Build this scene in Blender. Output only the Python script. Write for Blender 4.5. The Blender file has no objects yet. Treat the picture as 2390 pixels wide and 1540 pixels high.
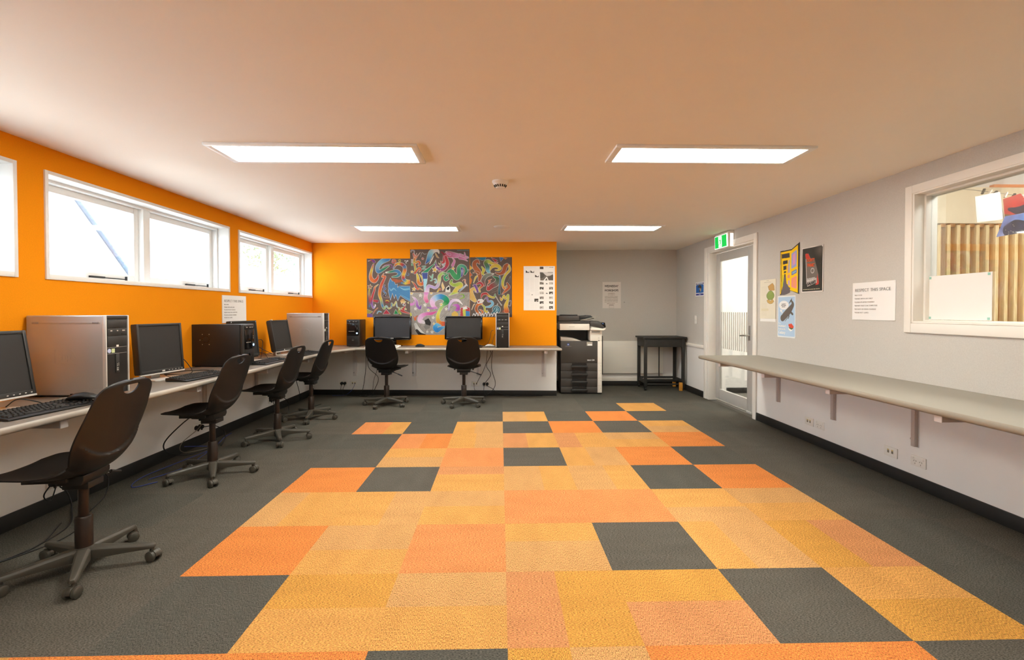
import bpy, bmesh, math, random
import numpy as np
from mathutils import Vector, Matrix

random.seed(5)
RNG = np.random.default_rng(5)
PI = math.pi
sc = bpy.context.scene
COL = sc.collection


def S(r, g, b):
    def f(c):
        c /= 255.0
        return c / 12.92 if c <= 0.04045 else ((c + 0.055) / 1.055) ** 2.4
    return (f(r), f(g), f(b))


# ------------------------------------------------------------------ camera, sky, exposure
CAM_H = 1.2188
cam_data = bpy.data.cameras.new('camera')
cam = bpy.data.objects.new('camera', cam_data)
COL.objects.link(cam)
sc.camera = cam
cam_data.sensor_fit = 'HORIZONTAL'
cam_data.sensor_width = 36.0
cam_data.lens = 1100.63 / 2390.0 * 36.0
cam_data.shift_y = -27.58 / 2390.0
cam_data.clip_start = 0.05
yaw, pitch, roll = -0.0246, -0.0153, 0.0006
RR = Matrix.Rotation(yaw, 3, 'Z') @ Matrix.Rotation(pitch, 3, 'X') @ Matrix.Rotation(roll, 3, 'Y')
right, fwd, up = RR.col[0], RR.col[1], RR.col[2]
m4 = Matrix.Identity(4)
for i in range(3):
    m4[i][0], m4[i][1], m4[i][2] = right[i], up[i], -fwd[i]
m4.translation = Vector((0, 0, CAM_H))
cam.matrix_world = m4

world = bpy.data.worlds.new('sky')
sc.world = world
world.use_nodes = True
bg = world.node_tree.nodes['Background']
bg.inputs[0].default_value = (0.68, 0.83, 1.0, 1)
bg.inputs[1].default_value = 11.0

sun_data = bpy.data.lights.new('sun', 'SUN')
sun_data.energy = 13.0
sun_data.color = (1.0, 0.98, 0.95)
sun_data.angle = 0.02
sun = bpy.data.objects.new('sun', sun_data)
COL.objects.link(sun)
sun.rotation_euler = (math.radians(8), math.radians(33), 0)      # high sun from the far side of the building

LAMP_E = 27.0
LAMP_C = (1.0, 0.995, 0.90)

sc.view_settings.view_transform = 'Standard'
sc.view_settings.look = 'None'
sc.view_settings.exposure = 0.3
sc.view_settings.gamma = 1.0
sc.view_settings.use_curve_mapping = False
sc.cycles.max_bounces = 10
sc.cycles.diffuse_bounces = 7
sc.cycles.glossy_bounces = 4
sc.cycles.transparent_max_bounces = 12
sc.cycles.caustics_reflective = False
sc.cycles.caustics_refractive = False
sc.cycles.use_denoising = True
sc.cycles.sample_clamp_indirect = 8.0

# ------------------------------------------------------------------ materials


def new_mat(name):
    m = bpy.data.materials.new(name)
    m.use_nodes = True
    nt = m.node_tree
    return m, nt, nt.nodes['Principled BSDF']


def mat(name, rgb, rough=0.6, metal=0.0, var=0.06, scale=30.0, bump=0.0, bscale=None, spec=0.5, coat=0.0):
    """principled with procedural tone variation and optional fine bump"""
    m, nt, p = new_mat(name)
    c = S(*rgb)
    tc = nt.nodes.new('ShaderNodeTexCoord')
    nz = nt.nodes.new('ShaderNodeTexNoise')
    nz.inputs['Scale'].default_value = scale
    nz.inputs['Detail'].default_value = 4
    nt.links.new(tc.outputs['Object'], nz.inputs['Vector'])
    mx = nt.nodes.new('ShaderNodeMix')
    mx.data_type = 'RGBA'
    mx.inputs['A'].default_value = (*[x * (1 - var) for x in c], 1)
    mx.inputs['B'].default_value = (*[min(1, x * (1 + var)) for x in c], 1)
    nt.links.new(nz.outputs['Fac'], mx.inputs['Factor'])
    nt.links.new(mx.outputs['Result'], p.inputs['Base Color'])
    p.inputs['Roughness'].default_value = rough
    p.inputs['Metallic'].default_value = metal
    p.inputs['Specular IOR Level'].default_value = spec
    p.inputs['Coat Weight'].default_value = coat
    if bump:
        n2 = nt.nodes.new('ShaderNodeTexNoise')
        n2.inputs['Scale'].default_value = bscale or scale * 8
        n2.inputs['Detail'].default_value = 3
        nt.links.new(tc.outputs['Object'], n2.inputs['Vector'])
        b = nt.nodes.new('ShaderNodeBump')
        b.inputs['Strength'].default_value = bump
        b.inputs['Distance'].default_value = 0.002
        nt.links.new(n2.outputs['Fac'], b.inputs['Height'])
        nt.links.new(b.outputs['Normal'], p.inputs['Normal'])
    return m


def emit_mat(name, rgb_lin, strength, base=(0.9, 0.9, 0.9)):
    m, nt, p = new_mat(name)
    p.inputs['Base Color'].default_value = (*base, 1)
    p.inputs['Emission Color'].default_value = (*rgb_lin, 1)
    p.inputs['Emission Strength'].default_value = strength
    return m


def glass_mat(name, tint=(0.97, 0.985, 0.98), refl=0.9):
    m, nt, p = new_mat(name)
    nt.nodes.remove(p)
    out = nt.nodes['Material Output']
    tr = nt.nodes.new('ShaderNodeBsdfTransparent')
    tr.inputs[0].default_value = (*tint, 1)
    gl = nt.nodes.new('ShaderNodeBsdfGlossy')
    gl.inputs['Roughness'].default_value = 0.03
    fr = nt.nodes.new('ShaderNodeFresnel')
    fr.inputs['IOR'].default_value = 1.45
    mul = nt.nodes.new('ShaderNodeMath')
    mul.operation = 'MULTIPLY'
    mul.inputs[1].default_value = refl
    nt.links.new(fr.outputs[0], mul.inputs[0])
    mx = nt.nodes.new('ShaderNodeMixShader')
    nt.links.new(mul.outputs[0], mx.inputs[0])
    nt.links.new(tr.outputs[0], mx.inputs[1])
    nt.links.new(gl.outputs[0], mx.inputs[2])
    nt.links.new(mx.outputs[0], out.inputs['Surface'])
    return m


def carpet_mat(name, axis):
    """tile colour from the mesh's own colour attribute, looped pile in fine ribs along one axis"""
    m, nt, p = new_mat(name)
    L = nt.links.new
    at = nt.nodes.new('ShaderNodeAttribute')
    at.attribute_name = 'Col'
    geo = nt.nodes.new('ShaderNodeNewGeometry')
    mp = nt.nodes.new('ShaderNodeMapping')
    mp.inputs['Scale'].default_value = (120, 420, 60) if axis == 0 else (420, 120, 60)
    L(geo.outputs['Position'], mp.inputs['Vector'])
    nz = nt.nodes.new('ShaderNodeTexNoise')
    nz.inputs['Scale'].default_value = 1.0
    nz.inputs['Detail'].default_value = 2.0
    L(mp.outputs[0], nz.inputs['Vector'])
    ramp = nt.nodes.new('ShaderNodeMapRange')
    ramp.inputs['From Min'].default_value = 0.32
    ramp.inputs['From Max'].default_value = 0.68
    ramp.inputs['To Min'].default_value = 0.36
    ramp.inputs['To Max'].default_value = 1.64
    L(nz.outputs['Fac'], ramp.inputs['Value'])
    # broad, soft wear
    n3 = nt.nodes.new('ShaderNodeTexNoise')
    mp3 = nt.nodes.new('ShaderNodeMapping')
    mp3.inputs['Scale'].default_value = (3, 9, 1) if axis == 0 else (9, 3, 1)
    L(geo.outputs['Position'], mp3.inputs['Vector'])
    L(mp3.outputs[0], n3.inputs['Vector'])
    n3.inputs['Scale'].default_value = 1.0
    n3.inputs['Detail'].default_value = 3.0
    r3 = nt.nodes.new('ShaderNodeMapRange')
    r3.inputs['To Min'].default_value = 0.82
    r3.inputs['To Max'].default_value = 1.18
    L(n3.outputs['Fac'], r3.inputs['Value'])
    mm = nt.nodes.new('ShaderNodeMath')
    mm.operation = 'MULTIPLY'
    L(ramp.outputs[0], mm.inputs[0])
    L(r3.outputs[0], mm.inputs[1])
    mul = nt.nodes.new('ShaderNodeVectorMath')
    mul.operation = 'SCALE'
    L(at.outputs['Color'], mul.inputs[0])
    L(mm.outputs[0], mul.inputs['Scale'])
    # stray fibres of another hue
    n2 = nt.nodes.new('ShaderNodeTexNoise')
    n2.inputs['Scale'].default_value = 260
    L(geo.outputs['Position'], n2.inputs['Vector'])
    hs = nt.nodes.new('ShaderNodeHueSaturation')
    r2 = nt.nodes.new('ShaderNodeMapRange')
    r2.inputs['From Min'].default_value = 0.3
    r2.inputs['From Max'].default_value = 0.7
    r2.inputs['To Min'].default_value = 0.475
    r2.inputs['To Max'].default_value = 0.525
    L(n2.outputs['Fac'], r2.inputs['Value'])
    L(r2.outputs[0], hs.inputs['Hue'])
    L(mul.outputs[0], hs.inputs['Color'])
    L(hs.outputs[0], p.inputs['Base Color'])
    p.inputs['Roughness'].default_value = 0.95
    p.inputs['Specular IOR Level'].default_value = 0.15
    b = nt.nodes.new('ShaderNodeBump')
    b.inputs['Strength'].default_value = 0.2
    b.inputs['Distance'].default_value = 0.003
    L(nz.outputs['Fac'], b.inputs['Height'])
    L(b.outputs['Normal'], p.inputs['Normal'])
    return m


def wood_mat(name, rgb_a, rgb_b, scale=6.0, axis=2):
    m, nt, p = new_mat(name)
    L = nt.links.new
    tc = nt.nodes.new('ShaderNodeTexCoord')
    mp = nt.nodes.new('ShaderNodeMapping')
    s = [scale, scale, scale]
    s[axis] = scale * 0.12
    mp.inputs['Scale'].default_value = s
    L(tc.outputs['Object'], mp.inputs['Vector'])
    w = nt.nodes.new('ShaderNodeTexNoise')
    w.inputs['Scale'].default_value = 2.2
    w.inputs['Detail'].default_value = 6
    w.inputs['Distortion'].default_value = 1.4
    L(mp.outputs[0], w.inputs['Vector'])
    cr = nt.nodes.new('ShaderNodeValToRGB')
    cr.color_ramp.elements[0].position = 0.35
    cr.color_ramp.elements[1].position = 0.68
    cr.color_ramp.elements[0].color = (*S(*rgb_a), 1)
    cr.color_ramp.elements[1].color = (*S(*rgb_b), 1)
    L(w.outputs['Fac'], cr.inputs[0])
    L(cr.outputs[0], p.inputs['Base Color'])
    p.inputs['Roughness'].default_value = 0.55
    return m


def print_mat(name='printed_paper', rough=0.7):
    m, nt, p = new_mat(name)
    at = nt.nodes.new('ShaderNodeAttribute')
    at.attribute_name = 'Col'
    nt.links.new(at.outputs['Color'], p.inputs['Base Color'])
    p.inputs['Roughness'].default_value = rough
    p.inputs['Specular IOR Level'].default_value = 0.3
    return m


M = dict(
    orange=mat('orange_fabric', (240, 147, 20), 0.95, var=0.11, scale=170, bump=0.25, bscale=900, spec=0.1),
    grey_fabric=mat('grey_fabric', (199, 195, 188), 0.95, var=0.13, scale=170, bump=0.25, bscale=900, spec=0.1),
    plaster=mat('white_plaster', (236, 234, 231), 0.7, var=0.025, scale=5),
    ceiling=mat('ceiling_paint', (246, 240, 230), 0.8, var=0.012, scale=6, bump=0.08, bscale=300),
    trim=mat('trim_paint', (238, 234, 226), 0.45, var=0.012, scale=8),
    window=mat('window_paint', (240, 240, 238), 0.4, var=0.012, scale=8),
    baseb=mat('black_skirting', (26, 24, 22), 0.6, var=0.1, scale=12),
    laminate=mat('grey_laminate', (124, 115, 105), 0.42, var=0.05, scale=220),
    laminate_r=mat('beige_laminate', (148, 143, 131), 0.42, var=0.05, scale=220),
    lip_r=mat('beige_edge', (140, 131, 117), 0.4, var=0.03, scale=60),
    lip=mat('laminate_edge', (172, 164, 152), 0.38, var=0.03, scale=60),
    chair=mat('chair_plastic', (27, 23, 21), 0.42, var=0.08, scale=25, bump=0.12, bscale=700, spec=0.38),
    chair_base=mat('chair_base_plastic', (70, 66, 58), 0.45, var=0.06, scale=30, bump=0.15, bscale=600),
    chair_metal=mat('brown_tube', (44, 33, 27), 0.35, metal=0.3, var=0.05),
    black=mat('black_plastic', (26, 25, 25), 0.42, var=0.08, scale=25, bump=0.1, bscale=800),
    gloss=mat('gloss_black', (12, 12, 13), 0.12, var=0.05),
    bezel=mat('bezel_plastic', (44, 43, 42), 0.4, var=0.05, scale=30, bump=0.1, bscale=800),
    screen=mat('lcd_matt', (42, 40, 39), 0.5, var=0.04, scale=3, spec=0.4),
    screen2=mat('lcd_dark', (40, 40, 43), 0.38, var=0.04, scale=3, spec=0.5),
    silver=mat('silver_case', (182, 178, 174), 0.38, metal=0.35, var=0.02, scale=10),
    silver_lt=mat('silver_trim', (214, 210, 204), 0.35, metal=0.3, var=0.02),
    chrome=mat('satin_metal', (190, 188, 184), 0.3, metal=0.9, var=0.03),
    alu=mat('door_aluminium', (196, 194, 190), 0.42, metal=0.25, var=0.02),
    bracket=mat('bracket_steel', (196, 184, 178), 0.45, metal=0.1, var=0.03),
    bracket_w=mat('bracket_white', (222, 218, 218), 0.5, var=0.02),
    switch=mat('white_plastic', (236, 233, 226), 0.4, var=0.015),
    socket_hole=mat('socket_hole', (60, 56, 50), 0.6),
    jack=mat('jack_grey', (128, 120, 104), 0.6),
    cable=mat('black_cable', (22, 20, 20), 0.55, var=0.1, scale=60),
    cable_blue=mat('blue_cable', (52, 66, 138), 0.5, var=0.1, scale=60),
    cable_grey=mat('grey_cable', (120, 112, 100), 0.5, var=0.1, scale=60),
    key=mat('key_cap', (38, 37, 36), 0.5, var=0.06, scale=60),
    key_white=mat('white_key_cap', (206, 200, 190), 0.5, var=0.04, scale=60),
    printer_dark=mat('printer_charcoal', (66, 62, 58), 0.5, var=0.04, scale=20, bump=0.08, bscale=600),
    printer_white=mat('printer_cream', (236, 230, 218), 0.45, var=0.02, scale=10),
    printer_tray=mat('printer_tray_grey', (176, 170, 158), 0.5, var=0.02),
    table=mat('worn_black_paint', (38, 36, 33), 0.6, var=0.35, scale=14, bump=0.2, bscale=120),
    radiator=mat('radiator_enamel', (242, 238, 228), 0.4, var=0.015),
    wood_block=wood_mat('pine_block', (196, 128, 40), (226, 160, 62), 20),
    ply=wood_mat('pale_ply', (240, 222, 190), (250, 236, 208), 3.0),
    batten=wood_mat('batten_face', (216, 186, 130), (236, 212, 164), 9.0),
    woodwall=wood_mat('stained_ply', (150, 98, 44), (184, 128, 66), 4.0),
    paper=mat('white_paper', (238, 236, 232), 0.75, var=0.01, scale=6),
    print=print_mat(),
    ink=mat('black_ink', (44, 34, 32), 0.8),
    ink_grey=mat('grey_ink', (120, 110, 104), 0.8),
    ink_pale=mat('pale_ink', (168, 160, 152), 0.8),
    ink_white=mat('white_ink', (246, 246, 246), 0.8),
    ink_orange=mat('orange_ink', (226, 92, 40), 0.8),
    lamp=emit_mat('lamp_diffuser', LAMP_C, LAMP_E),
    green=emit_mat('exit_green', (0.0, 0.42, 0.05), 1.0, (0.0, 0.3, 0.05)),
    signwhite=emit_mat('exit_white', (1, 1, 0.95), 1.1),
    blue_led=emit_mat('blue_led', (0.25, 0.6, 1.0), 1.6),
    glass=glass_mat('window_glass', refl=0.5),
    doorglass=glass_mat('door_glass', (0.98, 0.985, 0.97), 0.5),
    frost=mat('frosted_film', (206, 204, 194), 0.8, var=0.02),
    concrete=mat('outdoor_concrete', (208, 204, 198), 0.9, var=0.06, scale=3),
    weatherboard=mat('weatherboard', (244, 244, 244), 0.8, var=0.01),
    fascia=mat('fascia_shadow_line', (60, 68, 80), 0.7, var=0.02),  # dark tone painted in for the shadow line along the roof edge
    leaf=mat('leaf_green', (84, 104, 66), 0.7, var=0.3, scale=4),
    bark=mat('bark', (226, 220, 212), 0.9, var=0.2, scale=8),
    dark_carpet=mat('dark_carpet', (96, 92, 84), 0.95, var=0.2, scale=90),
    peg=mat('wooden_peg', (220, 205, 190), 0.6),
)
CARPET = [carpet_mat('carpet_rib_across', 0), carpet_mat('carpet_rib_along', 1)]

# ------------------------------------------------------------------ mesh helpers


class MB:
    def __init__(self):
        self.v = []
        self.f = []
        self.M = Matrix.Identity(4)

    def add(self, verts, faces):
        o = len(self.v)
        self.v += [tuple(self.M @ Vector(p)) for p in verts]
        self.f += [tuple(i + o for i in f) for f in faces]
        return self

    def box(self, x0, x1, y0, y1, z0, z1):
        v = [(x0, y0, z0), (x1, y0, z0), (x1, y1, z0), (x0, y1, z0), (x0, y0, z1), (x1, y0, z1), (x1, y1, z1), (x0, y1, z1)]
        return self.add(v, [(3, 2, 1, 0), (4, 5, 6, 7), (0, 1, 5, 4), (1, 2, 6, 5), (2, 3, 7, 6), (3, 0, 4, 7)])

    def cyl(self, p0, p1, r0, r1=None, n=16):
        r1 = r0 if r1 is None else r1
        p0, p1 = Vector(p0), Vector(p1)
        d = (p1 - p0).normalized()
        a = d.orthogonal().normalized()
        b = d.cross(a)
        v, f = [], []
        for p, r in ((p0, r0), (p1, r1)):
            for i in range(n):
                t = 2 * PI * i / n
                v.append(p + (a * math.cos(t) + b * math.sin(t)) * r)
        for i in range(n):
            j = (i + 1) % n
            f.append((i, j, n + j, n + i))
        f.append(tuple(range(n - 1, -1, -1)))
        f.append(tuple(range(n, 2 * n)))
        return self.add(v, f)

    def lathe(self, prof, n=24, c=(0, 0, 0)):
        v, f = [], []
        for r, z in prof:
            for i in range(n):
                t = 2 * PI * i / n
                v.append((c[0] + r * math.cos(t), c[1] + r * math.sin(t), c[2] + z))
        for k in range(len(prof) - 1):
            for i in range(n):
                j = (i + 1) % n
                f.append((k * n + i, k * n + j, (k + 1) * n + j, (k + 1) * n + i))
        f.append(tuple(range(n - 1, -1, -1)))
        f.append(tuple((len(prof) - 1) * n + i for i in range(n)))
        return self.add(v, f)

    def prism(self, poly, axis, a, b):
        """2-D outline extruded along an axis: 0 (poly is y,z), 1 (x,z), 2 (x,y)"""
        def P(p, t):
            return (t, p[0], p[1]) if axis == 0 else (p[0], t, p[1]) if axis == 1 else (p[0], p[1], t)
        n = len(poly)
        v = [P(p, a) for p in poly] + [P(p, b) for p in poly]
        f = [(i, (i + 1) % n, n + (i + 1) % n, n + i) for i in range(n)]
        f += [tuple(range(n - 1, -1, -1)), tuple(range(n, 2 * n))]
        return self.add(v, f)

    def loft(self, rings, close=True):
        n = len(rings[0])
        v = [p for r in rings for p in r]
        f = []
        for k in range(len(rings) - 1):
            for i in range(n):
                j = (i + 1) % n
                f.append((k * n + i, k * n + j, (k + 1) * n + j, (k + 1) * n + i))
        if close:
            f.append(tuple(range(n - 1, -1, -1)))
            f.append(tuple((len(rings) - 1) * n + i for i in range(n)))
        return self.add(v, f)

    def tube(self, pts, r=0.004, n=8, per=8):
        P = catmull([Vector(p) for p in pts], per) if per > 1 else [Vector(p) for p in pts]
        rings = []
        a = None
        for i, p in enumerate(P):
            d = (P[min(i + 1, len(P) - 1)] - P[max(i - 1, 0)])
            d = d.normalized() if d.length > 1e-9 else Vector((0, 0, 1))
            a = d.orthogonal().normalized() if a is None else (a - d * a.dot(d)).normalized()
            b = d.cross(a)
            rings.append([p + (a * math.cos(2 * PI * k / n) + b * math.sin(2 * PI * k / n)) * r for k in range(n)])
        return self.loft(rings)

    def mesh(self, name, bevel=0.0, seg=2, sharp=35, smooth=True):
        me = bpy.data.meshes.new(name)
        bm = bmesh.new()
        vs = [bm.verts.new(p) for p in self.v]
        for f in self.f:
            try:
                bm.faces.new([vs[i] for i in f])
            except ValueError:
                pass
        bmesh.ops.recalc_face_normals(bm, faces=bm.faces)
        if bevel:
            ed = [e for e in bm.edges if len(e.link_faces) == 2 and e.calc_face_angle(0) > math.radians(40)]
            bmesh.ops.bevel(bm, geom=ed, offset=bevel, segments=seg, affect='EDGES', profile=0.5, clamp_overlap=True)
        if smooth:
            for f in bm.faces:
                f.smooth = True
            lim = math.radians(sharp)
            for e in bm.edges:
                if len(e.link_faces) == 2 and e.calc_face_angle(0) > lim:
                    e.smooth = False
        bm.to_mesh(me)
        bm.free()
        return me

    def build(self, name, material, parent=None, bevel=0.0, seg=2, loc=None, rot=None, sharp=35):
        me = self.mesh(name, bevel, seg, sharp)
        return link(name, me, material, parent, loc, rot)


def link(name, me, material, parent=None, loc=None, rot=None):
    o = bpy.data.objects.new(name, me)
    COL.objects.link(o)
    if material is not None and me is not None and len(me.materials) == 0:
        me.materials.append(material)
    if parent is not None:
        o.parent = parent
    if loc is not None:
        o.location = loc
    if rot is not None:
        o.rotation_euler = rot
    return o


def catmull(P, per=8):
    P = [Vector(p) for p in P]
    if len(P) < 3:
        return P
    Q = [P[0] * 2 - P[1]] + P + [P[-1] * 2 - P[-2]]
    out = []
    for i in range(1, len(Q) - 2):
        a, b, c, d = Q[i - 1], Q[i], Q[i + 1], Q[i + 2]
        for k in range(per):
            t = k / per
            out.append(0.5 * ((2 * b) + (c - a) * t + (2 * a - 5 * b + 4 * c - d) * t * t + (3 * b - a - 3 * c + d) * t ** 3))
    out.append(P[-1])
    return out


def tag(o, label=None, cat=None, group=None, kind=None):
    if label:
        o['label'] = label
    if cat:
        o['category'] = cat
    if group:
        o['group'] = group
    if kind:
        o['kind'] = kind
    return o


def thing(name, label, cat, loc=(0, 0, 0), rz=0.0, group=None, kind=None):
    o = bpy.data.objects.new(name, None)
    COL.objects.link(o)
    o.empty_display_size = 0.1
    o.location = loc
    o.rotation_euler = (0, 0, rz)
    return tag(o, label, cat, group, kind)


def B(x0, x1, y0, y1, z0, z1):
    return MB().box(x0, x1, y0, y1, z0, z1)


def curve_to_mesh(name, cu, material):
    tmp = bpy.data.objects.new(name, cu)
    COL.objects.link(tmp)
    me = bpy.data.meshes.new_from_object(tmp.evaluated_get(bpy.context.evaluated_depsgraph_get()))
    bpy.data.objects.remove(tmp)
    me.name = name
    me.materials.clear()
    me.materials.append(material)
    return link(name, me, None)


def text(body, size, material, parent, x, z, y=-0.0045, align='LEFT', name='lettering', rot=0.0, sx=1.0, bold=0.0, space=1.0):
    """flat lettering on a sheet whose local frame is x right, z up, facing -y"""
    cu = bpy.data.curves.new(name, 'FONT')
    cu.body = body
    cu.size = size
    cu.align_x = align
    cu.extrude = 0.0004
    cu.offset = bold
    cu.space_character = space
    cu.resolution_u = 2
    o = curve_to_mesh(name, cu, material)
    o.parent = parent
    o.location = (x, y, z)
    o.rotation_euler = (PI / 2, -rot, 0)
    o.scale = (sx, 1, 1)
    return tag(o, kind='stuff')


# ------------------------------------------------------------------ the room shell
XL, XR, ZC, YR = -2.741, 2.863, 2.21, -1.9
SB = -0.055


def yb(x):
    return 6.796 + SB * x


def ya(x):
    return 7.758 + SB * x


XE = 0.806            # free end of the orange back wall
DESK = 0.722
ZP = 0.70             # where the pinboard lining starts

fl = B(XL - 0.2, XR + 0.12, YR - 0.1, 7.95, -0.12, -0.006).build('floor', M['dark_carpet'])
tag(fl, 'grey and orange carpet tile floor of the computer room', None, kind='structure')

# carpet tiles: half-metre squares, one object each
X0, Y0, TS = 0.0252, 4.6852, 0.5
O_ = S(201, 122, 61)
O2 = S(202, 129, 77)
Y_ = S(195, 142, 77)
Y2 = S(189, 137, 64)
T_ = S(187, 141, 89)
P_ = S(187, 128, 82)
G_ = S(86, 82, 74)
G2 = S(81, 79, 72)
# (column, row): (split axis, fraction of side A from left/far, colour A, colour B)
TILES = {
    (3, 2): ('x', .5, Y_, Y_), (0, 1): ('x', .55, T_, Y_), (2, 1): ('x', .5, O_, O_),
    (-3, 0): ('x', .6, O2, Y_), (-1, 0): ('x', .42, Y_, T_), (1, 0): ('x', .5, O_, O_), (3, 0): ('y', .5, Y_, T_),
    (-2, -1): ('x', .5, O2, O_), (-1, -1): ('x', .48, Y_, T_), (0, -1): ('x', .45, P_, Y_), (1, -1): ('x', .42, P_, Y_),
    (2, -1): ('y', .5, T_, Y_), (3, -1): ('x', .5, O_, O_),
    (-2, -2): ('y', .5, Y_, T_), (-1, -2): ('x', .5, O2, O2), (1, -2): ('x', .45, Y_, T_), (2, -2): ('x', .5, O_, O_),
    (-3, -3): ('x', .5, O_, O_), (-1, -3): ('y', .35, P_, Y_), (0, -3): ('x', .55, T_, Y_), (1, -3): ('x', .55, T_, Y_),
    (3, -3): ('x', .5, O_, O_),
    (-3, -4): ('x', .4, T_, Y_), (-2, -4): ('x', .55, Y_, T_), (-1, -4): ('y', .5, T_, Y_), (0, -4): ('x', .5, O2, O2),
    (1, -4): ('x', .6, O2, O2), (2, -4): ('y', .6, Y_, T_), (3, -4): ('y', .5, T_, Y_),
    (-3, -5): ('x', .5, O_, O_), (-2, -5): ('y', .55, T_, Y_), (-1, -5): ('x', .5, O2, O2), (0, -5): ('y', .42, Y_, T_),
    (2, -5): ('x', .4, Y_, T_), (3, -5): ('x', .5, Y2, P_),
    (-2, -6): ('y', .5, Y2, Y_), (-1, -6): ('y', .5, T_, Y_), (0, -6): ('x', .45, P_, Y2), (1, -6): ('y', .48, Y2, P_),
    (3, -6): ('y', .5, Y_, Y2),
    (-4, -7): ('x', .5, Y_, O_), (-2, -7): ('x', .5, O_, O_), (-3, -7): ('x', .5, O_, O_), (0, -7): ('x', .45, Y2, T_),
    (1, -7): ('x', .5, O_, O_), (2, -7): ('x', .5, O_, O_),
    (-3, -8): ('x', .5, Y_, Y_), (-1, -8): ('x', .5, O_, O_), (0, -8): ('x', .5, Y_, T_), (1, -8): ('x', .5, O2, O2), (3, -8): ('x', .5, Y_, Y_),
    (-2, -9): ('x', .5, Y_, T_), (0, -9): ('x', .5, O_, O_), (1, -9): ('x', .5, Y_, Y_), (2, -9): ('x', .5, Y_, T_),
}
tile_cache = {}


def tile_mesh(w, d, spec, x0c, x1c):
    """box tile with its own colour areas; w, d the clipped size"""
    ax, fr, ca, cb = spec
    g = 0.00012
    xs = [-w / 2 + g, w / 2 - g]
    ys = [-d / 2 + g, d / 2 - g]
    if ax == 'x' and ca != cb:
        xs.insert(1, -w / 2 + fr * w)
    if ax == 'y' and ca != cb:
        ys.insert(1, d / 2 - fr * d)
    v, f, cols = [], [], []
    z0, z1 = -0.006, 0.0
    for i in range(len(xs) - 1):
        for j in range(len(ys) - 1):
            a, b, c, e = xs[i], xs[i + 1], ys[j], ys[j + 1]
            o = len(v)
            v += [(a, c, z0), (b, c, z0), (b, e, z0), (a, e, z0), (a, c, z1), (b, c, z1), (b, e, z1), (a, e, z1)]
            f += [(o + 4, o + 5, o + 6, o + 7)]
            if j == 0:
                f += [(o, o + 1, o + 5, o + 4)]
            if j == len(ys) - 2:
                f += [(o + 2, o + 3, o + 7, o + 6)]
            if i == len(xs) - 2:
                f += [(o + 1, o + 2, o + 6, o + 5)]
            if i == 0:
                f += [(o + 3, o, o + 4, o + 7)]
            first = (i == 0) if ax == 'x' else (j == len(ys) - 2)
            cols += [ca if first else cb] * 8
    me = bpy.data.meshes.new('carpet_tile')
    me.from_pydata(v, [], f)
    at = me.color_attributes.new('Col', 'FLOAT_COLOR', 'POINT')
    at.data.foreach_set('color', np.array([(*c, 1) for c in cols], np.float32).ravel())
    return me


for i in range(-6, 6):
    for j in range(-13, 7):
        xa, xb2 = max(X0 + TS * i, XL + 0.001), min(X0 + TS * (i + 1), XR - 0.001)
        ylim = min(yb(xa), yb(xb2)) if xb2 <= XE + 0.05 else min(ya(xa), ya(xb2))
        ya_, yb_ = max(Y0 + TS * j, YR), min(Y0 + TS * (j + 1), ylim - 0.001)
        if xb2 - xa < 0.01 or yb_ - ya_ < 0.01:
            continue
        spec = TILES.get((i, j))
        d = (i + j) % 2
        if spec is None:
            spec = ('x', .5, G_, G_) if random.random() < .6 else ('x', .5, G2, G2)
        key = (round(xb2 - xa, 3), round(yb_ - ya_, 3), spec, d)
        if key not in tile_cache:
            me = tile_mesh(xb2 - xa, yb_ - ya_, spec, xa, xb2)
            me.materials.append(CARPET[d])
            tile_cache[key] = me
        link('carpet_tile', tile_cache[key], None, fl, ((xa + xb2) / 2, (ya_ + yb_) / 2, 0))

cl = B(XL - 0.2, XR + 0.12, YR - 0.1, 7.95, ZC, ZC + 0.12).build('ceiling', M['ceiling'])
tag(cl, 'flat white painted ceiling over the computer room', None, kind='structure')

# left wall with three high windows
WIN = [(0.79, 2.747), (2.911, 4.848), (5.010, 6.935)]
WZ0, WZ1 = 1.412, 2.07


def wall_x(name, x0, x1, y0, y1, holes, z_split, mat_up, mat_low, face):
    """wall along y with rectangular holes (ya, yb, za, zb); the lining above z_split is a part"""
    low, upm = MB(), MB()
    ys = sorted({y0, y1} | {h[0] for h in holes} | {h[1] for h in holes})
    for a, b in zip(ys[:-1], ys[1:]):
        hs = [h for h in holes if h[0] <= a + 1e-6 and h[1] >= b - 1e-6]
        spans = [(0.0, ZC)]
        for h in hs:
            ns = []
            for s, e in spans:
                if h[2] > s:
                    ns.append((s, min(e, h[2])))
                if h[3] < e:
                    ns.append((max(s, h[3]), e))
            spans = ns
        for s, e in spans:
            if s < z_split:
                low.box(x0, x1, a, b, s, min(e, z_split))
            if e > z_split:
                upm.box(x0, x1, a, b, max(s, z_split), e)
    o = low.build(name, mat_low, sharp=20)
    tag(o, None, None, kind='structure')
    upm.build('pinboard_lining', mat_up, o, sharp=20)
    return o


wl = wall_x('wall_left', XL - 0.2, XL, YR, yb(XL) + 0.15, [(a, b, WZ0, WZ1) for a, b in WIN], ZP, M['orange'], M['plaster'], 1)
tag(wl, 'left wall with orange fabric lining and high windows')

# back wall: orange, ends short of the alcove
ang = math.atan(SB)


def wall_slab(name, xa, xb_, yf, thick, mat_up, mat_low, z_split):
    def P(x, t):
        return (x, yf(x) + t)
    poly = [P(xa, 0), P(xb_, 0), P(xb_, thick), P(xa, thick)]
    o = MB().prism(poly, 2, 0, z_split).build(name, mat_low)
    tag(o, None, None, kind='structure')
    MB().prism(poly, 2, z_split, ZC).build('pinboard_lining', mat_up, o)
    return o


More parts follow.
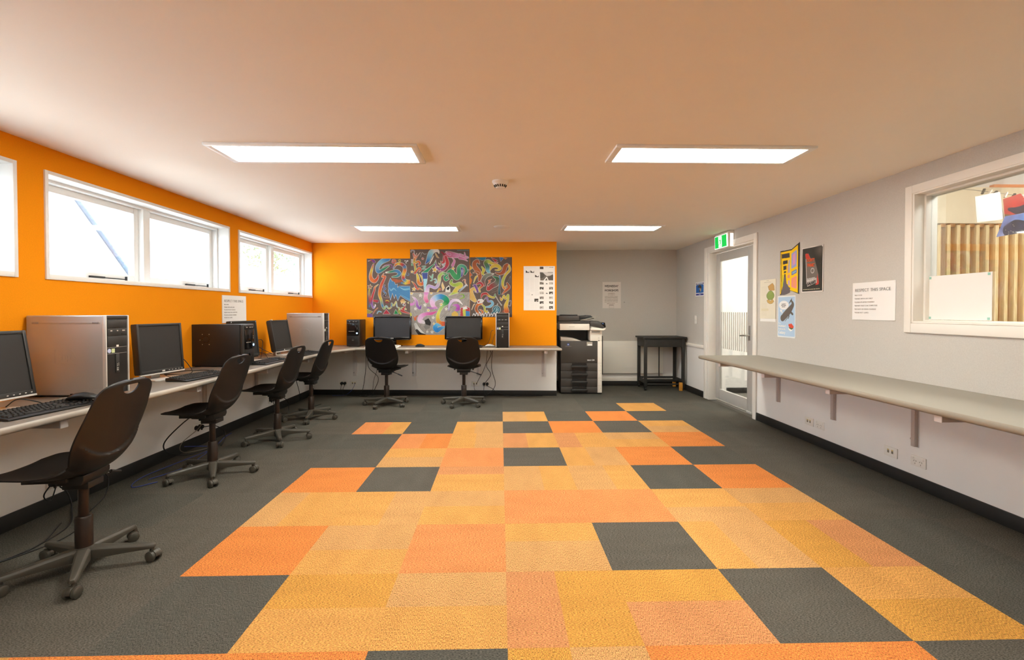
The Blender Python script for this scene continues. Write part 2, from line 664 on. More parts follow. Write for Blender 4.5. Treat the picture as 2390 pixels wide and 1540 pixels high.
wb = wall_slab('wall_back', XL, XE, yb, 0.12, M['orange'], M['plaster'], ZP)
tag(wb, 'orange fabric back wall behind the mural')
wr_ = MB().prism([(XE - 0.12, yb(XE) + 0.12), (XE, yb(XE) + 0.12), (XE, ya(XE)), (XE - 0.12, ya(XE))], 2, 0, ZC).build('wall_return', M['grey_fabric'])
tag(wr_, 'short return wall beside the printer alcove', kind='structure')
wa = wall_slab('wall_alcove', XE - 0.12, XR + 0.12, ya, 0.12, M['grey_fabric'], M['plaster'], 0.73)
tag(wa, 'grey fabric wall at the back of the alcove')
wrear = B(XL - 0.2, XR + 0.12, YR - 0.1, YR, 0, ZC).build('wall_rear', M['grey_fabric'])
tag(wrear, 'grey wall behind the viewer', kind='structure')

DO = (5.245, 6.46, 0.0, 2.02)          # door opening
RW = (1.22, 3.205, 1.133, 2.033)       # internal window opening
wr = wall_x('wall_right', XR, XR + 0.12, YR, ya(XR) + 0.1, [DO, RW], ZP, M['grey_fabric'], M['plaster'], -1)
tag(wr, 'grey right wall with door and internal window')

# baseboards
for nm, m_ in (('baseboard_left', B(XL, XL + 0.014, YR, yb(XL) - 0.004, 0, 0.092)),
               ('baseboard_back', MB().prism([(XL + 0.015, yb(XL) - 0.014), (XE, yb(XE) - 0.014), (XE, yb(XE)), (XL + 0.015, yb(XL))], 2, 0, 0.074)),
               ('baseboard_alcove', MB().prism([(XE + 0.002, ya(XE) - 0.014), (XR - 0.015, ya(XR) - 0.014), (XR - 0.015, ya(XR)), (XE + 0.002, ya(XE))], 2, 0, 0.074)),
               ('baseboard_right', B(XR - 0.014, XR, YR, 5.178, 0, 0.085).box(XR - 0.014, XR, 6.535, ya(XR) - 0.016, 0, 0.085))):
    tag(m_.build(nm, M['baseb'], bevel=0.003), 'black skirting board along the foot of the ' + nm.split('_')[1] + ' wall', kind='structure')
t1 = B(XR - 0.02, XR, 6.535, ya(XR) - 0.016, 0.69, 0.735).build('trim_1', M['trim'], bevel=0.004)
tag(t1, 'white dado rail between the door and the alcove corner', kind='structure')
t2 = MB().prism([(XE + 0.002, ya(XE) - 0.02), (XR - 0.03, ya(XR) - 0.02), (XR - 0.03, ya(XR)), (XE + 0.002, ya(XE))], 2, 0.075, 0.13).build('trim_2', M['trim'], bevel=0.003)
tag(t2, 'white ledge above the alcove skirting', kind='structure')


def ring_x(mb, x0, x1, y0, y1, z0, z1, t, tb=None):
    """rectangular frame in the y-z plane, outer size y0..y1, z0..z1, member t (bottom tb)"""
    tb = t if tb is None else tb
    mb.box(x0, x1, y0, y0 + t, z0, z1)
    mb.box(x0, x1, y1 - t, y1, z0, z1)
    mb.box(x0, x1, y0 + t, y1 - t, z0, z0 + tb)
    mb.box(x0, x1, y0 + t, y1 - t, z1 - t, z1)
    return mb


for k, (a, b) in enumerate(WIN):
    w = tag(bpy.data.objects.new('window_%d' % (k + 1), None), ['high white window at the near left, cut by the frame edge', 'wide two-light high white window above the silver tower', 'high white two-light window by the far corner'][k], kind='structure')
    COL.objects.link(w)
    ring_x(MB(), XL - 0.10, XL + 0.010, a, b, WZ0, WZ1, 0.022, 0.03).build('window_lining', M['window'], w, bevel=0.002)
    ring_x(MB(), XL - 0.20, XL - 0.10, a + 0.001, b - 0.001, WZ0 + 0.001, WZ1 - 0.001, 0.04, 0.034).build('window_frame', M['window'], w, bevel=0.003)
    mid = (a + b) / 2
    B(XL - 0.195, XL - 0.105, mid - 0.036, mid + 0.036, WZ0 + 0.034, WZ1 - 0.04).build('mullion', M['window'], w, bevel=0.003)
    for s in (0, 1):
        ya0, yb0 = (a + 0.041, mid - 0.037) if s == 0 else (mid + 0.037, b - 0.041)
        sash = ring_x(MB(), XL - 0.185, XL - 0.145, ya0, yb0, WZ0 + 0.035, WZ1 - 0.041, 0.045, 0.05).build('sash', M['window'], w, bevel=0.004)
        B(XL - 0.168, XL - 0.163, ya0 + 0.045, yb0 - 0.045, WZ0 + 0.085, WZ1 - 0.086).build('pane', M['glass'], sash)
        c = yb0 - 0.30 if s == 0 else yb0 - 0.26
        st = MB().box(XL - 0.125, XL - 0.117, c - 0.16, c + 0.14, WZ0 + 0.045, WZ0 + 0.052)
        st.box(XL - 0.128, XL - 0.112, c - 0.18, c - 0.06, WZ0 + 0.043, WZ0 + 0.056)
        st.cyl((XL - 0.12, c + 0.14, WZ0 + 0.034), (XL - 0.12, c + 0.14, WZ0 + 0.07), 0.008)
        st.build('window_stay', M['black'], w)

# internal window in the right wall
w = tag(bpy.data.objects.new('window_4', None), 'white framed internal window looking into the timber-lined room', kind='structure')
COL.objects.link(w)
ring_x(MB(), XR - 0.018, XR + 0.0, RW[0] - 0.055, RW[1] + 0.055, RW[2] - 0.066, RW[3] + 0.05, 0.055, 0.066).build('architrave', M['trim'], w, bevel=0.004)
ring_x(MB(), XR - 0.012, XR + 0.06, RW[0] + 0.001, RW[1] - 0.001, RW[2] + 0.001, RW[3] - 0.001, 0.014).build('window_lining', M['trim'], w, bevel=0.002)
ring_x(MB(), XR + 0.06, XR + 0.14, RW[0] + 0.002, RW[1] - 0.002, RW[2] + 0.002, RW[3] - 0.002, 0.026, 0.02).build('window_frame', M['trim'], w, bevel=0.002)
B(XR + 0.094, XR + 0.10, RW[0] + 0.028, RW[1] - 0.028, RW[2] + 0.022, RW[3] - 0.028).build('pane', M['glass'], w)

# door
d = tag(bpy.data.objects.new('door_1', None), 'aluminium framed glass door in a white frame at the far right', kind='structure')
COL.objects.link(d)
fr = MB()
fr.box(XR - 0.018, XR, DO[0] - 0.062, DO[0] + 0.002, 0, DO[3] + 0.07)
fr.box(XR - 0.018, XR, DO[1] - 0.002, DO[1] + 0.072, 0, DO[3] + 0.07)
fr.box(XR - 0.018, XR, DO[0] + 0.002, DO[1] - 0.002, DO[3] - 0.002, DO[3] + 0.07)
fr.build('architrave', M['trim'], d, bevel=0.004)
jm = B(XR - 0.01, XR + 0.125, DO[0] + 0.001, DO[0] + 0.02, 0, DO[3] - 0.001)
jm.box(XR - 0.01, XR + 0.125, DO[1] - 0.075, DO[1] - 0.001, 0, DO[3] - 0.001)
jm.box(XR - 0.01, XR + 0.125, DO[0] + 0.02, DO[1] - 0.075, DO[3] - 0.022, DO[3] - 0.001)
jm.box(XR + 0.085, XR + 0.125, DO[0] + 0.02, DO[0] + 0.2, 0, DO[3] - 0.022)
jm.build('door_jamb', M['trim'], d, bevel=0.003)
DX0, DX1 = XR + 0.088, XR + 0.122
dy0, dy1 = DO[0] + 0.205, DO[1] - 0.079
lf = MB()
lf.box(DX0, DX1, dy0, dy0 + 0.115, 0.03, 1.99)
lf.box(DX0, DX1, dy1 - 0.105, dy1, 0.03, 1.99)
lf.box(DX0, DX1, dy0 + 0.115, dy1 - 0.105, 0.03, 0.165)
lf.box(DX0, DX1, dy0 + 0.115, dy1 - 0.105, 1.882, 1.99)
leaf = lf.build('door_leaf', M['alu'], d, bevel=0.003)
B(DX0 + 0.012, DX0 + 0.02, dy0 + 0.112, dy1 - 0.102, 0.162, 1.885).build('pane', M['doorglass'], leaf)
g0, g1 = dy0 + 0.125, dy1 - 0.12
for k in range(13):
    yy = g0 + (g1 - g0) * (k + 0.25) / 13
    B(DX0 + 0.009, DX0 + 0.012, yy, yy + (g1 - g0) / 13 * 0.52, 0.72, 1.2).build('frosted_stripe', M['frost'], leaf)
hy = dy0 + 0.06
h = MB().box(DX0 - 0.008, DX0, hy - 0.016, hy + 0.016, 0.866, 1.042)
h.build('handle_plate', M['chrome'], leaf, bevel=0.003)
MB().tube([(DX0, hy, 0.925), (DX0 - 0.045, hy, 0.925), (DX0 - 0.05, hy + 0.02, 0.925), (DX0 - 0.05, hy + 0.135, 0.918)], 0.009, 10, 6).build('lever_handle', M['chrome'], leaf)
B(DX0 - 0.02, DX0, dy0 - 0.02, dy0 + 0.10, 0.004, 0.028).build('door_sweep', M['alu'], d, bevel=0.004)

# corridor and neighbouring room behind the right wall
XO = XR + 0.12
fo = B(XO, 7.2, YR - 0.1, 7.3, -0.1, 0.0).build('floor_beyond', M['dark_carpet'])
tag(fo, 'dark carpet of the corridor beyond the glass door', kind='structure')
cw = B(XO, 7.2, 6.9, 7.0, 0, 2.6).build('wall_corridor', M['plaster'])
tag(cw, 'white corridor wall seen through the glass door', kind='structure')
tag(B(XO, 3.32, 6.84, 6.899, 0, 2.6).build('trim_3', M['plaster']), 'white corner pilaster in the corridor', kind='structure')
tag(B(3.325, 7.2, 6.885, 6.899, 0, 0.08).build('baseboard_corridor', M['baseb'], bevel=0.002), 'black skirting of the corridor', kind='structure')
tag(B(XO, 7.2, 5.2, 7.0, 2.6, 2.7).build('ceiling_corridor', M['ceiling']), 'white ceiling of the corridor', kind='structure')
tag(B(XO - 0.05, XO, YR - 0.1, 7.0, ZC + 0.121, 3.1).build('wall_upper', M['plaster']), 'white wall strip above the internal window, in the neighbouring room', kind='structure')
tag(B(7.2, 7.3, YR, 7.0, 0, 3.1).build('wall_far', M['plaster']), 'white wall at the far side of the neighbouring room', kind='structure')
tag(B(XO, 7.2, YR - 0.1, YR, 0, 3.1).build('wall_near', M['plaster']), 'white wall at the near end of the neighbouring room', kind='structure')
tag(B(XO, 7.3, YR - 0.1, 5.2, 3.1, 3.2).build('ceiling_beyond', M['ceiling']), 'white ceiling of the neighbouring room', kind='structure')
bw = B(XO, 7.2, 5.06, 5.2, 0, 3.1).build('wall_timber', M['plaster'])
tag(bw, 'timber lined wall of the neighbouring room', kind='structure')
B(XO, 7.0, 5.045, 5.06, 0.3, 2.16).build('backing_board', M['woodwall'], bw)
B(XO, 7.0, 5.00, 5.059, 2.165, 2.555).build('plywood_panel', M['ply'], bw, bevel=0.002)
B(5.36, 7.0, 5.01, 5.059, 2.558, 2.59).build('orange_rail', mat('orange_rail', (240, 160, 110), 0.6), bw)
bme = B(-0.019, 0.019, 4.985, 5.045, 0.3, 2.145).mesh('batten', 0.002)
bme.materials.append(M['batten'])
tg = B(-0.03, 0.03, 5.0, 5.045, 2.125, 2.16).mesh('batten_tab', 0.002)
tg.materials.append(M['woodwall'])
for k in range(24):
    x = 3.34 + 0.1072 * k
    link('batten', bme, None, bw, (x, 0, 0))
    link('batten_tab', tg, None, bw, (x + 0.055, 0, 0))
for nm, lab, lx, ly, lz, sx, sy in (('ceiling_light', 'added light panel brightening the neighbouring room, out of the window view', 4.6, 2.2, 3.095, 1.2, 2.4),
                                    ('ceiling_light', 'added unseen light panel brightening the corridor behind the glass door', 4.4, 6.1, 2.595, 1.2, 0.6)):
    t = thing(nm, lab, 'light', (lx, ly, lz))  # panels added out of view to light the room and corridor beyond
    B(-sx / 2, sx / 2, -sy / 2, sy / 2, -0.004, 0.0).build('diffuser', emit_mat('added_lamp_diffuser', (1, 0.98, 0.92), 20.0 if lz > 3 else 42.0), t)
    f_ = MB()
    f_.box(-sx / 2 - .03, sx / 2 + .03, -sy / 2 - .03, -sy / 2, -0.012, 0.004).box(-sx / 2 - .03, sx / 2 + .03, sy / 2, sy / 2 + .03, -0.012, 0.004)
    f_.box(-sx / 2 - .03, -sx / 2, -sy / 2, sy / 2, -0.012, 0.004).box(sx / 2, sx / 2 + .03, -sy / 2, sy / 2, -0.012, 0.004)
    f_.build('frame', M['window'], t)

# outdoors: paving, neighbouring gable, a tree
tag(B(-40, XL - 0.21, -30, 45, -0.4, -0.3).build('ground', M['concrete']), 'pale paving outside the windows', kind='structure')
hs = thing('house', 'white weatherboard house with a sloping roof edge outside the window', 'building', (-7.0, 0, 0))
nb = 26
for k in range(nb):
    z = -0.3 + k * 0.16
    ymax = 8.6 - (z - 1.8) * 0.955 if z > 1.2 else 9.2
    if ymax < 2.0:
        break
    MB().prism([(0.0, z), (0.03, z), (0.012, z + 0.16), (0.0, z + 0.16)], 1, 0.0, ymax).build('weatherboard', M['weatherboard'], hs)
B(-0.2, -0.001, 0.0, 8.0, -0.3, 2.3).build('house_wall', M['weatherboard'], hs)
for nm, off, mt, th in (('bargeboard', 0.0, 'weatherboard', 0.2), ('fascia', 0.2, 'fascia', 0.11)):
    MB().prism([(5.2, 5.36 + off), (9.0, 1.38 + off), (9.0, 1.38 + off + th), (5.2, 5.36 + off + th)], 0, -0.3, 0.28 if nm == 'fascia' else 0.25).build(nm, M[mt], hs)
tr = thing('tree', 'pale leafy tree beyond the far window', 'tree', (-9.5, 20.5, -0.3))
MB().tube([(0, 0, 0), (0.1, 0.1, 1.4), (0, 0.2, 2.6), (0.2, 0.1, 3.8)], 0.12, 8, 4).build('trunk', M['bark'], tr)
lv = MB()
for k in range(700):
    while True:
        p = Vector((random.uniform(-1, 1), random.uniform(-1, 1), random.uniform(-1, 1)))
        if p.length < 1:
            break
    p = Vector((p.x * 1.3, p.y * 1.7, 3.9 + p.z * 0.9))
    a = Vector((random.uniform(-1, 1), random.uniform(-1, 1), random.uniform(-1, 1))).normalized() * 0.09
    b = a.orthogonal().normalized() * 0.04
    lv.add([p - a, p + b, p + a, p - b], [(0, 1, 2, 3)])
tag(lv.build('foliage', M['leaf'], tr), kind='stuff')

# ------------------------------------------------------------------ ceiling lights and fittings
LG = 'ceiling light panels of the computer room'
for (x0, x1, y0, y1, lab) in ((-1.748, -0.494, 2.82, 3.165, 'long lit ceiling panel nearest on the left, framed in white'),
                              (0.692, 1.908, 2.80, 3.12, 'long lit ceiling panel nearest on the right, framed in white'),
                              (-1.73, -0.478, 5.49, 5.83, 'lit ceiling panel at the far left, above the black monitors'),
                              (0.737, 1.906, 5.40, 5.75, 'lit ceiling panel at the far right, before the alcove'),
                              (-1.748, -0.494, 0.17, 0.51, 'lit ceiling panel overhead on the left, out of the picture'),
                              (0.692, 1.908, 0.17, 0.51, 'lit ceiling panel overhead on the right, out of the picture')):
    cx, cy = (x0 + x1) / 2, (y0 + y1) / 2
    t = thing('ceiling_light', lab, 'light', (cx, cy, ZC), 0, LG)
    hx, hy_ = (x1 - x0) / 2, (y1 - y0) / 2
    f_ = MB()
    for a, b, c, e in ((-hx, hx, -hy_, -hy_ + .03), (-hx, hx, hy_ - .03, hy_), (-hx, -hx + .04, -hy_ + .03, hy_ - .03), (hx - .04, hx, -hy_ + .03, hy_ - .03)):
        f_.box(a, b, c, e, -0.016, 0.0)
    f_.build('frame', M['window'], t, bevel=0.003)
    B(-hx + .042, hx - .042, -hy_ + .032, hy_ - .032, -0.009, -0.004).build('diffuser', M['lamp'], t)

sd = thing('smoke_detector', 'white domed smoke detector with dark slots on the ceiling', 'smoke detector', (0.0, 3.62, ZC))
MB().lathe([(0.062, 0), (0.062, -0.012), (0.056, -0.018), (0.05, -0.03), (0.036, -0.05), (0.03, -0.056), (0.0, -0.058)][::-1], 32).build('body', M['switch'], sd)
for k in range(16):
    a = 2 * PI * k / 16
    s_ = B(-0.004, 0.004, -0.003, 0.003, -0.009, 0.009).build('slot', M['black'], sd, loc=(0.0435 * math.cos(a), 0.0435 * math.sin(a), -0.04), rot=(0.62, 0, a + PI / 2))
cvr = thing('ceiling_disc', 'flat round white cover plate on the ceiling beyond the smoke detector', 'cover plate', (0.022, 5.56, ZC))
MB().lathe([(0.0, -0.014), (0.07, -0.013), (0.092, -0.006), (0.1, 0.0)], 32).build('cover', M['switch'], cvr)

# exit sign over the door
ex = thing('exit_sign', 'green and white lit running figure exit sign above the glass door', 'sign', (XR, 5.72, 2.0), -PI / 2)
# local: x from 0 (near end) to -0.345 (far), y negative toward the room, z up
MB().prism([(0, 0.015), (-0.03, 0.0), (-0.075, 0.012), (-0.082, 0.17), (-0.07, 0.2), (0, 0.205)], 0, -0.345, 0.0).build('housing', M['switch'], ex, bevel=0.004)
B(.0005, .004, -.05, -.012, .012, .17).build('side_light', M['signwhite'], ex, bevel=.001)
fc = MB().prism([(-0.0755, 0.01), (-0.0795, 0.012), (-0.0855, 0.17), (-0.082, 0.172)], 0, -0.343, -0.002).build('light_panel', M['signwhite'], ex)
ge = lambda z: -0.0805 - (z - 0.012) / 0.158 * 0.006
def sign_poly(name, pts, m_, lift, par):
    v = [(x, ge(z) - lift, z) for x, z in pts]
    mbx = MB()
    n = len(v)
    mbx.add(v + [(p[0], p[1] + 0.0006, p[2]) for p in v], [tuple(range(n)), tuple(range(2 * n - 1, n - 1, -1))] + [(i, (i + 1) % n, n + (i + 1) % n, n + i) for i in range(n)])
    return mbx.build(name, m_, par)
sign_poly('green_panel', [(-0.335, 0.018), (-0.025, 0.018), (-0.025, 0.165), (-0.335, 0.165)], M['green'], 0.0003, fc)
sign_poly('doorway_symbol', [(-0.235, 0.024), (-0.15, 0.024), (-0.15, 0.158), (-0.235, 0.158)], M['signwhite'], 0.001, fc)
man = [[(-0.186 + 0.011 * math.cos(t), 0.139 + 0.011 * math.sin(t)) for t in np.linspace(0, 2 * PI, 13)[:-1]],
       [(-0.208, 0.118), (-0.178, 0.122), (-0.172, 0.09), (-0.193, 0.086)], [(-0.193, 0.09), (-0.176, 0.09), (-0.166, 0.03), (-0.178, 0.03)],
       [(-0.193, 0.09), (-0.182, 0.078), (-0.205, 0.058), (-0.236, 0.05), (-0.236, 0.058), (-0.21, 0.066)],
       [(-0.178, 0.12), (-0.172, 0.112), (-0.158, 0.098), (-0.152, 0.104)], [(-0.208, 0.118), (-0.202, 0.112), (-0.222, 0.096), (-0.228, 0.102)]]
for q in man:
    sign_poly('running_figure', q, M['green'], 0.0018, fc)

# ------------------------------------------------------------------ worktops
def worktop(name, outline, round_edges, z, th, mt, lip, label):
    """extruded outline with the front edges rounded over (postformed); round_edges: indices of outline edges"""
    bm = bmesh.new()
    n = len(outline)
    lo = [bm.verts.new((x, y, z - th)) for x, y in outline]
    hi = [bm.verts.new((x, y, z)) for x, y in outline]
    bm.faces.new(hi)
    bm.faces.new(lo[::-1])
    for i in range(n):
        bm.faces.new((lo[i], lo[(i + 1) % n], hi[(i + 1) % n], hi[i]))
    bmesh.ops.recalc_face_normals(bm, faces=bm.faces)
    ed = []
    for i in round_edges:
        a, b = i, (i + 1) % n
        for ring in (lo, hi):
            e = bm.edges.get((ring[a], ring[b]))
            if e:
                ed.append(e)
    bmesh.ops.bevel(bm, geom=ed, offset=th * 0.42, segments=5, affect='EDGES', profile=0.5, clamp_overlap=True)
    for f in bm.faces:
        f.smooth = True
    for e in bm.edges:
        if len(e.link_faces) == 2 and e.calc_face_angle(0) > 0.6:
            e.smooth = False
    bm.normal_update()
    for f in bm.faces:
        f.material_index = 0 if abs(f.normal.z) > .97 else 1
    me = bpy.data.meshes.new(name)
    bm.to_mesh(me)
    bm.free()
    me.materials.append(mt)
    me.materials.append(lip)
    o = link(name, me, mt)
    return tag(o, label, 'worktop')


XF = -2.112
yF = lambda x: yb(x) - 0.515
out = [(XL + 0.001, -1.2), (XF, -1.2), (XF, 6.02), (-1.95, yF(-1.95)), (XE + 0.012, yF(XE)), (XE + 0.012, yb(XE) - 0.003), (XL + 0.001, yb(XL) - 0.003)]
worktop('worktop', out, [1, 2, 3, 4], DESK, 0.034, M['laminate'], M['lip'], 'grey L shaped worktop running along the orange left and back walls')
DR = 0.727
out = [(XR - 0.001, -1.2), (XR - 0.001, 5.165), (2.2, 5.165), (2.185, 5.15), (2.185, -1.2)]
worktop('worktop', out, [1, 2, 3], DR, 0.036, M['laminate_r'], M['lip_r'], 'long empty beige worktop along the grey right wall')

# wall brackets under the worktops
BR = {}


def bracket(loc, rz, top, drop, reach, label, group, white=False):
    """local: wall at y=0, room toward -y; z measured from the underside of the worktop (0) downward"""
    t = thing('shelf_bracket', label, 'bracket', loc, rz, group)
    m_ = 'bracket_w' if white else 'bracket'
    B(-0.042, 0.022, -0.003, 0.0, -drop - 0.005, -0.012).build('wall_plate', M['bracket_w'], t, bevel=0.001)
    B(-0.012, 0.018, -0.03, -0.003, -drop, -0.001).build('upright', M[m_], t, bevel=0.002)
    B(-0.02, 0.02, -reach, -0.031, -0.04, -0.001).build('arm', M[m_], t, bevel=0.002)
    B(-0.021, 0.021, -reach - 0.006, -reach - 0.0005, -0.041, -0.002).build('end_cap', M['bracket_w'], t, bevel=0.001)
    for zz in (-0.06, -drop + 0.045):
        MB().cyl((-0.03, -0.003, zz), (-0.03, -0.012, zz), 0.0105, 0.008, 12).build('bolt', M['chrome'], t)
    return t


for y, l in ((4.76, 'bracket under the beige worktop nearest the glass door'), (3.96, 'second bracket from the glass door under the beige worktop'),
             (3.165, 'third bracket from the door under the beige worktop, above the nearer sockets'), (2.35, 'nearest bracket under the beige worktop, only its arm tip in view')):
    bracket((XR, y, DR - 0.036), -PI / 2, 0, 0.405, 0.62, l, 'brackets under the right worktop')
bracket((XR + 0.02, 5.06, DR - 0.036), -PI / 2, 0, 0.0401, 0.6, 'short bracket arm under the end of the beige worktop by the door', 'brackets under the right worktop') if False else None
for y, l in ((5.32, 'bracket under the left worktop beside the second chair from the back'), (4.40, 'bracket under the left worktop behind the middle chair'),
             (3.40, 'bracket under the left worktop behind the second nearest chair'), (2.36, 'bracket under the left worktop beside the nearest chair')):
    bracket((XL, y, DESK - 0.034), PI / 2, 0, 0.405, 0.595, l, 'brackets under the left worktop')
for x, l in ((-2.105, 'bracket under the back worktop nearest the left corner'), (-1.24, 'bracket under the back worktop between the two chairs'),
             (-0.30, 'bracket under the back worktop half hidden by the right chair'), (0.634, 'bracket under the free end of the back worktop')):
    bracket((x, yb(x), DESK - 0.034), ang, 0, 0.41, 0.465, l, 'brackets under the back worktop', True)

# ------------------------------------------------------------------ chairs
MESH = {}


def cached(key, fn):
    if key not in MESH:
        MESH[key] = fn()
    return MESH[key]


def shell_mesh():
    P = [Vector((0, y, z)) for y, z in ((0.262, 0.492), (0.235, 0.494), (0.16, 0.484), (0.07, 0.470), (-0.01, 0.466), (-0.065, 0.478), (-0.1, 0.51),
                                       (-0.12, 0.56), (-0.142, 0.64), (-0.165, 0.72), (-0.188, 0.80), (-0.206, 0.86), (-0.217, 0.893))]
    pts = catmull(P, 10)
    L = [0]
    for a, b in zip(pts[:-1], pts[1:]):
        L.append(L[-1] + (b - a).length)
    NT, NS = 96, 33
    T = np.linspace(0, 1, NT)
    T = 0.5 - 0.5 * np.cos(PI * T) * 0.25 - 0.5 * (1 - 2 * T) * 0.75 if False else T
    # finer steps at both ends
    T = np.concatenate([np.linspace(0, .06, 14)[:-1], np.linspace(.06, .9, 120)[:-1], np.linspace(.9, 1, 22)])
    NT = len(T)
    tot = L[-1]
    tt = np.linspace(0, 1, 401)
    ww = np.interp(tt, [0, .12, .27, .34, .38, .42, .455, .49, .53, .57, .62, .68, .78, .9, 1], [.20, .214, .222, .214, .198, .180, .170, .174, .192, .208, .218, .221, .214, .197, .186])
    kk = np.exp(-(np.arange(-40, 41) / 14.0) ** 2)
    ww = np.convolve(np.pad(ww, 40, mode='edge'), kk / kk.sum(), mode='valid')

    def WI(t):
        return float(np.interp(t, tt, ww))

    front, rear = [], []
    for t in T:
        s = t * tot
        k = min(max(np.searchsorted(L, s) - 1, 0), len(pts) - 2)
        u = (s - L[k]) / max(L[k + 1] - L[k], 1e-9)
        c = pts[k].lerp(pts[k + 1], u)
        d = (pts[min(k + 2, len(pts) - 1)] - pts[max(k - 1, 0)]).normalized()
        nrm = Vector((0, -d.z, d.y))            # toward the sitter
        if nrm.z < 0 and t < .3:
            nrm = -nrm
        nrm = Vector((0, d.z, -d.y))
        if t < 0.35 and nrm.z < 0 or t >= 0.35 and nrm.y < 0:
            nrm = -nrm
        # half width
        W = WI(t) if True else np.interp(t, [0, .12, .27, .34, .38, .42, .455, .49, .53, .57, .62, .68, .78, .9, 1], [.20, .214, .222, .214, .198, .176, .164, .170, .192, .209, .219, .222, .214, .197, .186])
        if t < .10:
            q = (.10 - t) / .10
            W *= max(1 - q ** 3.0, 0.0) ** (1 / 3.0) * .45 + .55 if q < 1 else .55
        if t > .88:
            q = (t - .88) / .12
            W *= max(1 - q ** 3.2, 0.004) ** (1 / 2.6)
        lift = np.interp(t, [0, .1, .3, .45, .55, .8, 1], [.006, .016, .036, .05, .040, .02, .012])
        rf, rr = [], []
        for j in range(NS):
            x = -1 + 2 * j / (NS - 1)
            x = math.sin(x * PI / 2) * .35 + x * .65
            p = c + Vector((x * W, 0, 0)) + nrm * (lift * abs(x) ** 2.6)
            if t > .93:
                pass
            th = 0.007
            if t > .43:
                zb = .556 + .075 * (abs(x) * W / .185) ** 2.2
                e = (zb - p.z) / .009
                e = min(max(e + .5, 0), 1)
                ex = min(max((abs(x) - .74) / .24, 0), 1)
                th += 0.013 * e * e * (3 - 2 * e) * (1 - ex * ex * (3 - 2 * ex)) * min(1, max(0, (t - .43) / .12)) * min(1, (1 - t) / .06)
            rf.append(p)
            rr.append(p - nrm * th)
        front.append(rf)
        rear.append(rr)
    bm = bmesh.new()
    F = [[bm.verts.new(p) for p in r] for r in front]
    R = [[bm.verts.new(p) for p in r] for r in rear]
    for i in range(NT - 1):
        for j in range(NS - 1):
            bm.faces.new((F[i][j], F[i][j + 1], F[i + 1][j + 1], F[i + 1][j]))
            bm.faces.new((R[i][j + 1], R[i][j], R[i + 1][j], R[i + 1][j + 1]))
        for j in (0, NS - 1):
            bm.faces.new((F[i][j], F[i + 1][j], R[i + 1][j], R[i][j]))
    for i in (0, NT - 1):
        for j in range(NS - 1):
            bm.faces.new((F[i][j], R[i][j], R[i][j + 1], F[i][j + 1]))
    bmesh.ops.recalc_face_normals(bm, faces=bm.faces)
    me = bpy.data.meshes.new('shell')
    bm.to_mesh(me)
    bm.free()
    o = bpy.data.objects.new('tmp_shell', me)
    COL.objects.link(o)
    # D-shaped hand hole
    zt, zb_, hw = .873, .828, .058
    D = [(-hw, zt - .006), (-hw + .006, zt)] + [(hw - .006, zt), (hw, zt - .006)]
    D += [(hw * math.cos(a), zt - .006 - (zt - .006 - zb_) * math.sin(a)) for a in np.linspace(0.12, PI - 0.12, 14)]
    cut = MB().prism(D, 1, -.35, -.05).build('tmp_cut', None)
    md = o.modifiers.new('hole', 'BOOLEAN')
    md.operation = 'DIFFERENCE'
    md.object = cut
    md.solver = 'EXACT'
    dg = bpy.context.evaluated_depsgraph_get()
    me2 = bpy.data.meshes.new_from_object(o.evaluated_get(dg))
    bpy.data.objects.remove(o)
    bpy.data.objects.remove(cut)
    bm = bmesh.new()
    bm.from_mesh(me2)
    for f in bm.faces:
        f.smooth = True
    for e in bm.edges:
        if len(e.link_faces) == 2 and e.calc_face_angle(0) > math.radians(48):
            e.smooth = False
    bm.to_mesh(me2)
    bm.free()
    me2.name = 'shell'
    me2.materials.clear()
    me2.materials.append(M['chair'])
    return me2


def mech_mesh():
    m_ = MB()
    m_.prism([(-.06, .468), (.15, .472), (.17, .474), (.15, .452), (.10, .446), (.10, .438), (.05, .436), (.05, .425), (-.05, .425), (-.055, .436), (-.06, .446)], 0, -.085, .085)
    m_.box(-.05, .05, -.055, .055, .395, .426)
    for s in (-.12, -.075, .075, .12):
        m_.box(s - .008, s + .008, -.02 if abs(s) > .1 else -.05, .16, .452, .474)
    me = m_.mesh('seat_mechanism', .003)
    me.materials.append(M['black'])
    return me


def arm_mesh():
    rings = []
    for r, w, zt, zb_ in ((.02, .030, .108, .052), (.07, .026, .106, .055), (.16, .021, .097, .060), (.25, .017, .088, .063), (.278, .016, .085, .064), (.288, .010, .081, .067)):
        rings.append([(r, -w, zb_), (r, w, zb_), (r, w * 1.0, zt - .010), (r, w * .6, zt), (r, -w * .6, zt), (r, -w, zt - .010)])
    m_ = MB().loft(rings)
    me = m_.mesh('base_arm', .002)
    me.materials.append(M['chair_base'])
    return me


def caster_mesh():
    m_ = MB()
    # hooded body over twin wheels, axle along x at z .025
    prof = [(.024 * math.cos(t) - .003, .027 + .026 * math.sin(t)) for t in np.linspace(-.3, PI + .1, 12)]
    m_.prism(prof, 0, -.010, .010)
    m_.cyl((0, .008, .045), (0, .008, .072), .011, .009, 12)
    me = m_.mesh('caster', .001)
    me.materials.append(M['chair_base'])
    return me


def wheel_mesh():
    m_ = MB()
    m_.cyl((0, 0, 0), (.014, 0, 0), .0255, .0255, 20)
    m_.cyl((.014, 0, 0), (.018, 0, 0), .0235, .015, 20)
    me = m_.mesh('wheel', .0015)
    me.materials.append(M['chair_base'])
    return me


def mesh_with(fn, m_, key):
    def g():
        me = fn()
        if len(me.materials) == 0:
            me.materials.append(M[m_])
        return me
    return cached(key, g)


